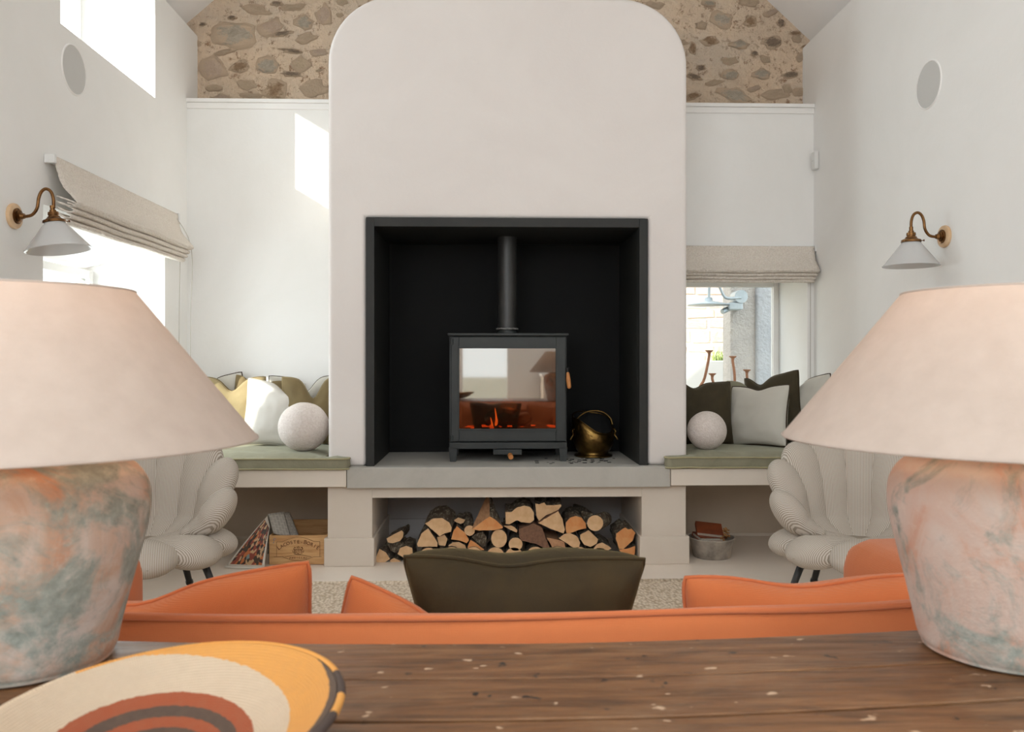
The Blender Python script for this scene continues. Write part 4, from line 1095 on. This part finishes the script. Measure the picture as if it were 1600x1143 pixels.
# ------------------------------------------------------------------ cushions
def cushion(label, w, h, t, m, loc, rot, pipe=None, pinch=.10, dent=.0, dent_u=0., seed=0, group=None, name='cushion', wr=.006, n=30, pipe_r=.0042, cr=.05, expo=.42, puff=0.0):
    """local: stands in the xz plane, origin at the bottom centre"""
    bm = BM()
    def pos(u, v):
        x = w / 2 * u * (1 - pinch * (1 - v * v) * abs(u) ** 1.5)
        z = h / 2 * v * (1 - pinch * (1 - u * u) * abs(v) ** 1.5)
        z -= dent * math.exp(-((u - dent_u) / .30) ** 2) * max(0, (v + 1) / 2) ** 2.2
        if puff: x *= 1 + puff * v
        q_ = 1 - cr * abs(u * v) ** 5; x *= q_; z *= q_
        return x, z + h / 2
    def thick(u, v):
        return t / 2 * ((1 - u * u) * (1 - v * v)) ** expo
    G = [[], []]
    for s in (0, 1):
        for i in range(n + 1):
            row = []
            for j in range(n + 1):
                u = math.sin((i / n * 2 - 1) * PI / 2 * .999) if True else 0; v = math.sin((j / n * 2 - 1) * PI / 2 * .999)
                if i in (0, n): u = -1 if i == 0 else 1
                if j in (0, n): v = -1 if j == 0 else 1
                if s == 1 and (i in (0, n) or j in (0, n)): row.append(G[0][i][j]); continue
                x, z = pos(u, v); y = thick(u, v) * (1 if s else -1)
                e_ = (1 - u ** 4) * (1 - v ** 4)
                y += noise.noise((u * 2.2 + seed, v * 2.2, s * 7 + seed)) * wr * 2.2 * e_
                y += noise.noise((u * 6 + seed, v * 5, s * 7 + seed * 2)) * wr * e_
                row.append(bm.verts.new((x, y, z)))
            G[s].append(row)
    for s in (0, 1):
        for i in range(n):
            for j in range(n):
                bm.faces.new((G[s][i][j], G[s][i + 1][j], G[s][i + 1][j + 1], G[s][i][j + 1]))
    o = obj(name, bm, m, None, smooth=True, loc=loc); o.rotation_euler = rot
    tag(o, label, 'cushion', group)
    if pipe:
        L_ = []
        K = 20
        for i in range(K): L_.append(pos(-1 + 2 * i / K, -1))
        for i in range(K): L_.append(pos(1, -1 + 2 * i / K))
        for i in range(K): L_.append(pos(1 - 2 * i / K, 1))
        for i in range(K): L_.append(pos(-1, 1 - 2 * i / K))
        bm = BM(); tube(bm, [(x * 1.006, 0, (z - h / 2) * 1.006 + h / 2) for x, z in L_], pipe_r, 6, closed=True); obj('piping', bm, pipe, o, smooth=True)
    return o
R = math.radians
ZS = .590
GL, GR = 'scatter cushions on the left bench', 'scatter cushions on the right bench'
def bx_(px, Y): return P(px, 0, Y).x
cushion('ochre velvet cushion furthest left on the left bench', .40, .42, .13, M_velvet_lt, (bx_(359, 4.95), 4.96, ZS), (R(-9), 0, R(4)), M_velvet_br, dent=.075, seed=1, group=GL)
cushion('pale linen cushion with dark piping behind the ochre one on the left bench', .38, .41, .09, M_linen, (bx_(342, 5.07), 5.085, ZS + .012), (R(-4), R(-8), 0), M_dark_pipe, seed=2, dent=.1, dent_u=-.3, group=GL)
cushion('bright white linen cushion leaning in front on the left bench', .34, .40, .13, M_linen_w, (bx_(422, 4.88), 4.88, ZS), (R(-12), R(6), R(14)), M_linen, seed=3, dent=.05, dent_u=.3, group=GL)
cushion('brown-olive velvet cushion mostly hidden behind the white linen one', .36, .41, .10, M_velvet_br, (bx_(398, 5.04), 5.03, ZS + .005), (R(-7), R(7), 0), None, seed=4, dent=.08, dent_u=-.2, group=GL)
cushion('brown-olive velvet cushion behind the white ball on the left bench', .34, .42, .14, M_velvet_br, (-1.045, 4.93, ZS), (R(-10), 0, R(10)), M_velvet_lt, seed=5, dent=.12, dent_u=.1, group=GL)
cushion('pale linen cushion with thin dark piping at the back right of the left bench', .40, .41, .08, M_linen, (bx_(468, 5.08), 5.09, ZS + .01), (R(-3), R(0), 0), M_dark_pipe, seed=6, dent=.09, dent_u=.15, group=GL, pipe_r=.0032)
cushion('dark olive velvet cushion beside the chimney breast on the right bench', .37, .40, .16, M_velvet_dk, (1.285, 4.88, ZS), (R(-14), R(2), R(6)), M_velvet, seed=7, dent=.04, dent_u=-.3, group=GR)
cushion('pale linen cushion with dark piping in the middle of the right bench', .39, .37, .16, M_linen, (bx_(1184, 4.78), 4.80, ZS), (R(-12), R(-3), R(-48)), M_dark_pipe, seed=8, pipe_r=.0055, dent=.02, group=GR)
cushion('dark olive velvet cushion standing behind the linen one on the right bench', .36, .44, .14, M_velvet_dk, (bx_(1215, 4.93), 4.95, ZS), (R(-10), R(-9), R(-42)), M_velvet, seed=9, dent=.05, dent_u=-.4, group=GR)
cushion('pale linen cushion with dark tip in the far right corner of the right bench', .36, .42, .13, M_linen, (bx_(1262, 4.90), 4.90, ZS), (R(-10), R(-9), R(-44)), M_dark_pipe, seed=10, dent=.05, dent_u=-.2, group=GR)
cushion('sage velvet cushion just peeping up behind the middle of the right bench', .36, .40, .09, M_bench_cush, (bx_(1182, 5.06), 5.08, ZS - .01), (R(-4), R(0), 0), None, seed=11, dent=.06, group=GR)

def ball(label, c, r, sx=1.0):
    bm = BM(); bmesh.ops.create_icosphere(bm, subdivisions=5, radius=r)
    for v_ in bm.verts:
        d_ = v_.co.normalized(); v_.co *= 1 + .006 * noise.noise(d_ * 60) + .012 * noise.noise(d_ * 2); v_.co.x *= sx
    o = obj('ball_cushion', bm, M_boucle, None, smooth=True, loc=c); tag(o, label, 'cushion', 'boucle ball cushions')
ball('large white boucle ball cushion on the left bench', (bx_(476, 4.62), 4.60, .598 + .132), .134, 1.03)
ball('smaller white boucle ball cushion on the right bench', (bx_(1103, 4.62), 4.60, .598 + .106), .108)

# ------------------------------------------------------------------ shell chairs
def uv_tube(name, m, parent, pts, radii, seg, flat, up, su, sv, diag=0.0, endk=5):
    """rounded sausage with stripes carried in its UV map"""
    pts = [Vector(p) for p in pts]
    t0 = (pts[0] - pts[1]).normalized(); t1 = (pts[-1] - pts[-2]).normalized()
    A_, RA, B_, RB = [], [], [], []
    for j in range(endk, 0, -1):
        a = j / endk * PI / 2 * .98; A_.append(pts[0] + t0 * radii[0] * math.sin(a) * flat[0]); RA.append(radii[0] * math.cos(a))
    for j in range(1, endk + 1):
        a = j / endk * PI / 2 * .98; B_.append(pts[-1] + t1 * radii[-1] * math.sin(a) * flat[0]); RB.append(radii[-1] * math.cos(a))
    Q = A_ + pts + B_; RR = RA + list(radii) + RB
    bm = BM(); uvl = bm.loops.layers.uv.new('UVMap'); rings = []; arc = [0]
    for i in range(1, len(Q)): arc.append(arc[-1] + (Q[i] - Q[i - 1]).length)
    n = len(Q)
    for i, p in enumerate(Q):
        t = (Q[min(i + 1, n - 1)] - Q[max(i - 1, 0)]).normalized(); s = Vector(up); s = (s - t * s.dot(t)).normalized(); b = t.cross(s)
        rings.append([bm.verts.new(p + (s * math.cos(2 * PI * k_ / seg) * flat[0] + b * math.sin(2 * PI * k_ / seg) * flat[1]) * RR[i]) for k_ in range(seg)])
    for i in range(n - 1):
        for k_ in range(seg):
            f = bm.faces.new((rings[i][k_], rings[i][(k_ + 1) % seg], rings[i + 1][(k_ + 1) % seg], rings[i + 1][k_]))
            for lp, (ii, kk) in zip(f.loops, ((i, k_), (i, k_ + 1), (i + 1, k_ + 1), (i + 1, k_))):
                lp[uvl].uv = (45 * lp.vert.co.dot(Vector(su)), 0)
    bm.faces.new(rings[0][::-1]); bm.faces.new(rings[-1])
    me = bpy.data.meshes.new(name); bm.to_mesh(me); bm.free(); me.materials.append(m)
    for p in me.polygons: p.use_smooth = True
    o = bpy.data.objects.new(name, me); link(o, parent); return o

def shell_chair(loc, rz, label):
    root = thing('shell_chair', label, 'chair', loc, rz, 'striped scallop-back chairs'); root.scale = (.885, .885, .885)
    NCH = 9
    for i in range(NCH):
        f = i - (NCH - 1) / 2; a = R(25) * f; g = abs(f) / 4
        d_ = Vector((math.sin(a), math.cos(a), 0)); tan = Vector((math.cos(a), -math.sin(a), 0))
        H = .86 - .25 * g ** 2.6
        base = Vector((0, -.02, 0))
        pts = smooth_path([base + d_ * .15 + Vector((0, 0, .37)), base + d_ * .23 + Vector((0, 0, .395)), base + d_ * .29 + Vector((0, 0, .45)),
                           base + d_ * .325 + Vector((0, 0, .45 + (H - .45) * .40)), base + d_ * (.35 + .02 * (1 - g)) + Vector((0, 0, H - .11))], 5)
        if g == 1: pts = smooth_path([base + d_ * .20 + Vector((0, 0, .42)), base + d_ * .27 + Vector((0, 0, .45)), base + d_ * .32 + Vector((0, 0, .51))], 5)
        nP = len(pts); rad = [.050 + .066 * min(1, (j / (nP - 1)) * 1.35) ** .8 for j in range(nP)]
        sd = (tan * .72 + Vector((0, 0, .69)) * (1 if f < 0 else -1)) if abs(f) > 2.5 else tan
        uv_tube('back_channel', M_tick, root, pts, rad, 22, (1.0, .60), tan, sd, 0, endk=8)
    for i in range(5):
        a = R(-84 + 42 * i); d_ = Vector((math.sin(a), -math.cos(a), 0)); base = Vector((0, .02, 0)); tan = Vector((math.cos(a), math.sin(a), 0))
        pts = smooth_path([base + d_ * .05 + Vector((0, 0, .36)), base + d_ * .18 + Vector((0, 0, .362)), base + d_ * .28 + Vector((0, 0, .350))], 4)
        nP = len(pts); rad = [.06 + .078 * (j / (nP - 1)) for j in range(nP)]
        uv_tube('seat_lobe', M_tick, root, pts, rad, 22, (1.0, .54), tan, tan, 0, endk=8)
    bm = BM(); lathe(bm, [(0, -.04), (.20, -.04), (.24, 0), (.20, .03), (0, .035)], 32, (0, 0, .35), cap=False); o = obj('seat_core', bm, M_tick, root, smooth=True)
    for x, y in ((-.29, -.10), (.29, -.10), (-.20, .18), (.20, .18)):
        bm = BM(); a = Vector((x * .8, y * .8, .33)); b = Vector((x * 1.2, y * 1.2, .002))
        tube(bm, [a, a.lerp(b, .5), b], [.019, .016, .013], 12); lg = obj('leg', bm, M_steel_leg, root, smooth=True)
        bm = BM(); c = a.lerp(b, .62); c2 = a.lerp(b, .66); tube(bm, [c, c2], .0185, 12); c3 = a.lerp(b, .22); tube(bm, [c3, a.lerp(b, .25)], .0205, 12)
        obj('collar', bm, M_steel_leg, lg)
    return root

shell_chair((1.565, 3.46, 0), R(-24), 'striped scallop-backed chair near the right wall behind the right table lamp')
shell_chair((-1.41, 3.46, .0165), R(24), 'striped scallop-backed chair near the left wall behind the left table lamp')

# ------------------------------------------------------------------ rug
bm = BM(); box(bm, -1.42, 1.08, 1.3, 4.06, .001, .016, .006); rug = obj('rug', bm, M_jute); tag(rug, 'large woven jute rug on the painted floor between sofa and fireplace', 'rug')
bm = BM(); e_ = [(-1.41, 1.31), (1.07, 1.31), (1.07, 4.05), (-1.41, 4.05)]
for i in range(4):
    a, b = e_[i], e_[(i + 1) % 4]; tube(bm, [(a[0], a[1], .014), (b[0], b[1], .014)], .012, 8)
obj('braided_border', bm, M_jute, rug, smooth=True)

# ------------------------------------------------------------------ orange sofa
def bow(x): return .075 * (x + .03) ** 2 + .012 * x
sofa = thing('sofa', 'low terracotta orange linen sofa seen from behind over the table', 'sofa', (0.05, 1.7, 0))
def soft_box(name, x0, x1, y0, y1, z0, z1, r, m, parent, seed=0, bowf=None, puff=.0, nx=26, pipe=None):
    """upholstered block: rounded, slightly uneven"""
    bm = BM(); vs = box(bm, x0, x1, y0, y1, z0, z1)
    bmesh.ops.bevel(bm, geom=list(bm.edges), offset=r, segments=5, profile=.5, affect='EDGES')
    for i in range(1, nx):
        x = x0 + (x1 - x0) * i / nx
        bmesh.ops.bisect_plane(bm, geom=list(bm.verts) + list(bm.edges) + list(bm.faces), plane_co=(x, 0, 0), plane_no=(1, 0, 0))
    for i in range(1, 8):
        y = y0 + (y1 - y0) * i / 8
        bmesh.ops.bisect_plane(bm, geom=list(bm.verts) + list(bm.edges) + list(bm.faces), plane_co=(0, y, 0), plane_no=(0, 1, 0))
    cx, cy = (x0 + x1) / 2, (y0 + y1) / 2
    for v_ in bm.verts:
        x, y, z = v_.co
        v_.co += Vector((0, noise.noise((x * 4, z * 5, seed)) * .006, noise.noise((x * 3, y * 5, seed + 3)) * .006))
        if puff and z > (z0 + z1) / 2:
            v_.co.z += puff * max(0, 1 - ((x - cx) / (x1 - x0) * 2) ** 4) * max(0, 1 - ((y - cy) / (y1 - y0) * 2) ** 2)
        if name == 'back' and z > .6 and y > 1.30: v_.co.z -= (y - 1.30) * .42
        if bowf: v_.co.y += bowf(x)
    bmesh.ops.translate(bm, verts=bm.verts, vec=-sofa.location)
    return obj(name, bm, m, parent, smooth=True)
SX0, SX1 = -1.08, 1.13
soft_box('base', SX0 + .04, SX1 - .04, 1.34, 2.16, .10, .30, .03, M_orange, sofa, 1, bow)
soft_box('back', SX0 + .02, SX1 - .02, 1.275, 1.45, .12, .700, .030, M_orange, sofa, 2, bow)
soft_box('arm', SX0, -.86, 1.30, 2.16, .12, .63, .07, M_orange, sofa, 3, None, .02, 8)
soft_box('arm', .91, SX1, 1.30, 2.16, .12, .63, .07, M_orange, sofa, 4, None, .02, 8)
soft_box('seat_cushion', -.858, .022, 1.46, 2.20, .30, .43, .045, M_orange, sofa, 5, None, .03, 14)
soft_box('seat_cushion', .028, .908, 1.46, 2.20, .30, .43, .045, M_orange, sofa, 6, None, .03, 14)
for x in (SX0 + .10, SX1 - .10):
    for y in (1.44, 2.08):
        bm = BM(); tube(bm, [(x, y, .016), (x, y, .11)], [.018, .024], 12); bmesh.ops.translate(bm, verts=bm.verts, vec=-sofa.location); obj('foot', bm, M_steel_leg, sofa)
bm = BM()
tube(bm, [Vector((x, 1.283 + bow(x), .6975 + noise.noise((x * 3, 1.283 * 5, 5)) * .006)) - sofa.location for x in [SX0 + .04 + (SX1 - SX0 - .08) * i / 60 for i in range(61)]], .0052, 8)
obj('piping', bm, M_orange_pipe, sofa, smooth=True)
GS = 'loose cushions on the sofa'
cushion('terracotta cushion left of centre on the sofa with its corner pointing up right', .60, .315, .16, M_orange, (-.575, 1.57, .385), (R(8), R(-7), R(0)), M_orange_pipe, pinch=.10, dent=.03, dent_u=-.1, seed=21, group=GS)
cushion('terracotta cushion slumped beside the olive cushion with its corner pointing up left', .42, .30, .15, M_orange, (-.165, 1.57, .352), (R(8), R(21), R(0)), M_orange_pipe, pinch=.11, dent=.02, seed=22, group=GS)
cushion('flattened terracotta cushion barely showing right of the olive cushion', .34, .20, .12, M_orange, (.40, 1.55, .43), (R(8), R(-10), R(0)), None, pinch=.08, seed=23, group=GS)
cushion('long terracotta cushion at the right end of the sofa', .66, .30, .17, M_orange, (.690, 1.57, .402), (R(8), R(-1.0), R(-2)), M_orange_pipe, pinch=.07, dent=.02, dent_u=-.3, seed=24, group=GS)
cushion('plump dark olive velvet cushion in the middle of the sofa with piped edge', .43, .33, .26, M_velvet, (.068, 1.75, .400), (R(21), R(1.0), R(0)), M_velvet, pinch=.05, dent=.018, dent_u=-.15, seed=25, group=GS, puff=.13, pipe_r=.0042, expo=.38, cr=.035)

# ------------------------------------------------------------------ plank table behind the sofa
tab = thing('console_table', 'dark worn plank table with paint flecks in the foreground', 'table', (0, .80, 0))
k = NT('worn_plank')
v = k.co('Object', (1.0, 9, 9)); v2 = k.co('Object', (1, 1.6, 1)); vf = k.co('Object', (1, 1, 1))
base = k.ramp(k.noise(v, 6, 7, .68, .5), [(.3, lin((66, 44, 26))), (.5, lin((112, 76, 46))), (.7, lin((136, 98, 64)))])
worn = k.mix(k.math('MULTIPLY', k.ramp(k.noise(v2, 3.2, 6, .7, .4), [(.48, (0, 0, 0, 1)), (.75, (1, 1, 1, 1))]), .55), base, lin((152, 126, 100)))
fl = k.ramp(k.noise(k.co('Object', (1, 1.7, 1)), 34, 2, .5), [(.70, (0, 0, 0, 1)), (.735, (1, 1, 1, 1))])
pit = k.ramp(k.noise(vf, 26, 3, .5), [(.27, (1, 1, 1, 1)), (.30, (0, 0, 0, 1))])
k.color(k.mix(pit, k.mix(k.math('MULTIPLY', fl, .75), worn, lin((214, 186, 158))), lin((26, 16, 12))))
k.l(k.ramp(k.noise(v, 9, 4), [(.3, (.30, .30, .30, 1)), (.7, (.52, .52, .52, 1))]), k.b.inputs['Roughness'])
k.bump(k.math('ADD', k.noise(v, 14, 6, .7), k.math('MULTIPLY', k.noise(v2, 8, 3), .6)), .35, .004); M_plank = k.m
def tbow(x): return .105 * (x + .03) ** 2 - .005 * x
edges = [1.150, 1.019, .900, .780, .660, .540]
TZ = .70
rnd = random.Random(11)
for i in range(len(edges) - 1):
    y1, y0 = edges[i], edges[i + 1] + .0062
    bm = BM(); nx = 40; sec = []
    for q in range(nx + 1):
        x = -1.25 + 2.5 * q / nx; b_ = tbow(x) + noise.noise((x * 3, i, 1)) * .0015; dz = noise.noise((x * 2, i * 3, 2)) * .0012 + (i % 2) * .0006
        c = .0015
        prof = [(y0 - .0058, TZ - .035), (y0 - .0058, TZ - .023), (y0, TZ - .022), (y0, TZ - c), (y0 + c, TZ), ((y0 + y1) / 2, TZ + .0004), (y1 - c, TZ), (y1, TZ - c), (y1, TZ - .035)]
        sec.append([bm.verts.new((x, y + b_ - .80, z + dz)) for y, z in prof])
    for a, b in zip(sec, sec[1:]):
        for j in range(9): bm.faces.new((a[j], a[(j + 1) % 9], b[(j + 1) % 9], b[j]))
    bm.faces.new(sec[0][::-1]); bm.faces.new(sec[-1])
    o = obj('plank', bm, M_plank, tab); autosmooth(o, 30)
bm = BM(); box(bm, -1.15, 1.15, .62 - .8, .645 - .8, .585, .664); obj('apron', bm, M_plank, tab)
bm = BM(); box(bm, -1.15, 1.15, 1.07 - .8, 1.095 - .8, .585, .664); obj('apron', bm, M_plank, tab)
for x in (-1.16, 1.10):
    for y in (.60, 1.06):
        bm = BM(); box(bm, x, x + .06, y - .8, y + .06 - .8, 0, .664, .004); obj('leg', bm, M_plank, tab)

# ------------------------------------------------------------------ table lamps
k = NT('lampshade_linen'); v = k.co('Object')
w1 = k.noise(k.co('Object', (1, 1, 12)), 90, 3); 
col = k.ramp(k.noise(v, 30, 4, .6), [(.3, lin((186, 171, 160))), (.7, lin((195, 180, 169)))])
df = k.n('ShaderNodeBsdfDiffuse'); tl = k.n('ShaderNodeBsdfTranslucent'); mx = k.n('ShaderNodeMixShader'); mx.inputs[0].default_value = .05
k.l(col, df.inputs['Color']); tl.inputs['Color'].default_value = lin((255, 222, 196))
bp = k.n('ShaderNodeBump'); bp.inputs['Strength'].default_value = .25; bp.inputs['Distance'].default_value = .002
k.l(k.math('ADD', w1, k.noise(k.co('Object', (12, 12, 1)), 90, 3)), bp.inputs['Height']); k.l(bp.outputs[0], df.inputs['Normal'])
k.l(df.outputs[0], mx.inputs[1]); k.l(tl.outputs[0], mx.inputs[2]); k.l(mx.outputs[0], k.out.inputs['Surface']); M_shade = k.m
def vase_mat(name, lo, mid, off):
    k = NT(name); v = k.co('Object'); mp = k.n('ShaderNodeMapping'); mp.inputs['Location'].default_value = off; k.l(v, mp.inputs['Vector']); v = mp.outputs[0]
    a = k.noise(v, 8, 7, .62, .8); b = k.noise(v, 11, 6, .7, 1.0); c_ = k.noise(v, 45, 5, .7)
    base = k.ramp(a, [(.32, lin((196, 136, 104))), (.47, lin(mid)), (.62, lin((204, 190, 180)))])
    verd = k.mix(k.ramp(b, [(lo, (0, 0, 0, 1)), (lo + .14, (1, 1, 1, 1))]), base, k.ramp(c_, [(.3, lin((130, 136, 126))), (.7, lin((172, 176, 168)))]))
    k.color(k.mix(k.math('MULTIPLY', k.ramp(c_, [(.55, (0, 0, 0, 1)), (.75, (1, 1, 1, 1))]), .5), verd, lin((214, 196, 182))))
    k.set(.95); k.bump(k.math('ADD', c_, k.noise(v, 14, 4)), .35, .006); return k.m
M_vase_r = vase_mat('weathered_terracotta', .50, (202, 176, 162), (1.0, .2, 0))
M_vase_l = vase_mat('weathered_terracotta_green', .44, (192, 160, 138), (0.3, 2.2, .7))
def table_lamp(loc, vm, label):
    root = thing('table_lamp', label, 'lamp', loc, 0, 'pair of pottery table lamps')
    prof = [(0, .001), (.094, .001), (.104, .006), (.109, .016), (.113, .035), (.124, .08), (.139, .14), (.147, .18), (.149, .205), (.145, .228), (.133, .247), (.115, .260), (.098, .266), (.092, .269), (.094, .274), (.104, .279), (.107, .286), (.103, .292), (.080, .293), (.070, .286), (0, .286)]
    pr = [(v_.x, v_.y) for v_ in smooth_path([(a, b, 0) for a, b in prof], 3)]
    bm = BM(); lathe(bm, [(max(a, 0), b) for a, b in pr], 72, cap=False)
    for v_ in bm.verts:
        r_ = Vector((v_.co.x, v_.co.y)).length
        if r_ > .05: f = 1 + .012 * noise.noise(v_.co * 9) + .004 * noise.noise(v_.co * 40); v_.co.x *= f; v_.co.y *= f
    obj('vase_base', bm, vm, root, smooth=True)
    bm = BM(); lathe(bm, [(.020, .286), (.020, .31), (.014, .315), (.014, .36), (.017, .362), (.017, .40), (0, .40)], 24); obj('bulb_holder', bm, M_brass, root, smooth=False)
    bm = BM(); bmesh.ops.create_uvsphere(bm, u_segments=24, v_segments=16, radius=.026, matrix=Matrix.Translation((0, 0, .425))); obj('bulb', bm, M_bulb, root, smooth=True)
    zb_, zt_ = .283, .482; rb_, rt_ = .288, .130
    bm = BM(); lathe(bm, [(rb_ + (rt_ - rb_) * q / 10, zb_ + (zt_ - zb_) * q / 10) for q in range(11)], 96, cap=False); s_ = obj('shade', bm, M_shade, root, smooth=True)
    for r_, z_ in ((rb_, zb_), (rt_, zt_)):
        bm = BM(); tube(bm, [(r_ * math.cos(2 * PI * q / 72), r_ * math.sin(2 * PI * q / 72), z_) for q in range(72)], .0016, 6, closed=True); obj('shade_ring', bm, M_shade, s_, smooth=True)
    bm = BM()
    for q in range(3):
        a = q * 2 * PI / 3 + .4; tube(bm, [(.016 * math.cos(a), .016 * math.sin(a), .40), (rt_ * math.cos(a), rt_ * math.sin(a), zt_ - .004)], .0016, 6)
    obj('shade_carrier', bm, M_brass, s_)
    d_ = bpy.data.lights.new('lamp_bulb_light', 'POINT'); d_.energy = LAMP_W; d_.color = (1, .68, .40); d_.shadow_soft_size = .045
    l_ = bpy.data.objects.new('lamp_bulb_light', d_); l_.location = (0, 0, .425); link(l_, root)
    return root
LAMP_W = 5.5
table_lamp((bx_(1577, 1.095), 1.100, TZ + .0015), M_vase_r, 'table lamp with rosy weathered pottery base at the right end of the plank table')
table_lamp((bx_(38, 1.095), 1.100, TZ + .0015), M_vase_l, 'table lamp with greenish weathered pottery base behind the woven bowl')

# ------------------------------------------------------------------ woven bowl
k = NT('woven_bands'); v = k.co('Object')
sep = k.n('ShaderNodeSeparateXYZ'); k.l(v, sep.inputs[0])
def dist_to(cx, cy):
    a = k.math('SUBTRACT', sep.outputs[0], cx); b = k.math('SUBTRACT', sep.outputs[1], cy)
    return k.math('SQRT', k.math('ADD', k.math('MULTIPLY', a, a), k.math('MULTIPLY', b, b)))
jit = k.math('MULTIPLY', k.math('SUBTRACT', k.noise(v, 160, 2), .5), .004)
OC, RU, DK, CRM = lin((222, 158, 78)), lin((158, 74, 40)), lin((74, 60, 54)), lin((210, 192, 168))
d1_ = k.math('ADD', dist_to(-.020, .019), jit)
inner = k.ramp(k.math('MULTIPLY', d1_, 5.0), [(0, OC), (.235, DK), (.285, RU), (.355, DK), (.42, RU), (.50, CRM)], 'CONSTANT')
d2_ = k.math('ADD', dist_to(-.028, .012), jit)
c = k.mix(k.math('GREATER_THAN', d2_, .146), inner, OC)
d3_ = k.math('ADD', dist_to(-.014, .012), jit)
c = k.mix(k.math('GREATER_THAN', d3_, .173), c, DK)
k.color(k.mix(k.math('MULTIPLY', k.noise(v, 90, 3), .25), c, lin((150, 126, 100)))); k.set(.8)
rr_ = k.math('SINE', k.math('MULTIPLY', dist_to(0, 0), 2100.0))
at = k.math('ARCTAN2', sep.outputs[1], sep.outputs[0]); st_ = k.math('SINE', k.math('MULTIPLY', at, 420.0))
k.bump(k.math('ADD', rr_, st_), .5, .0015); M_woven = k.m
k = NT('woven_rim'); v = k.co('Object'); sep = k.n('ShaderNodeSeparateXYZ'); k.l(v, sep.inputs[0])
at = k.math('ARCTAN2', sep.outputs[1], sep.outputs[0])
rim_c = k.ramp(k.math('MULTIPLY', k.math('ADD', at, PI), 1 / (2 * PI)), [(0, CRM), (.42, DK), (.48, OC), (.515, DK), (.565, OC), (.885, CRM)], 'CONSTANT')
k.color(rim_c); k.set(.75); k.bump(k.math('SINE', k.math('MULTIPLY', at, 300.0)), .5, .001); M_rimw = k.m
bowl = thing('woven_bowl', 'shallow woven bowl with ochre cream and rust bands on the table front left', 'bowl', (-.300, .775, TZ + .003))
bowl.scale = (.96, .96, .96)
bowl.rotation_euler = (R(3.2), R(-3.5), 0)
bowl.location.z = TZ + .006
bm = BM(); pr = smooth_path([(0, .004, 0), (.05, .004, 0), (.09, .012, 0), (.135, .034, 0), (.172, .060, 0)], 8)
lathe(bm, [(max(p.x, 0), p.y) for p in pr], 96, cap=False); o = obj('coiled_body', bm, M_woven, bowl, smooth=True)
m_ = o.modifiers.new('s', 'SOLIDIFY'); m_.thickness = .005; m_.offset = -1
bm = BM(); tube(bm, [(.1735 * math.cos(2 * PI * q / 96), .1735 * math.sin(2 * PI * q / 96), .0605) for q in range(96)], .0042, 8, closed=True); obj('rim', bm, M_rimw, bowl, smooth=True)

# ------------------------------------------------------------------ the kitchen end behind the camera, mirrored in the stove glass
bm = BM(); box(bm, .75, 1.99, -2.55, -1.95, 0, .88, .004); o = thing('kitchen_counter', 'cream kitchen counter by the glazed rear door, mirrored in the stove glass', 'counter', (0, 0, 0))
obj('cabinet', bm, M_greige, o)
bm = BM(); box(bm, .73, 1.99, -2.58, -1.93, .88, .92, .004); obj('worktop', bm, M_trim, o)
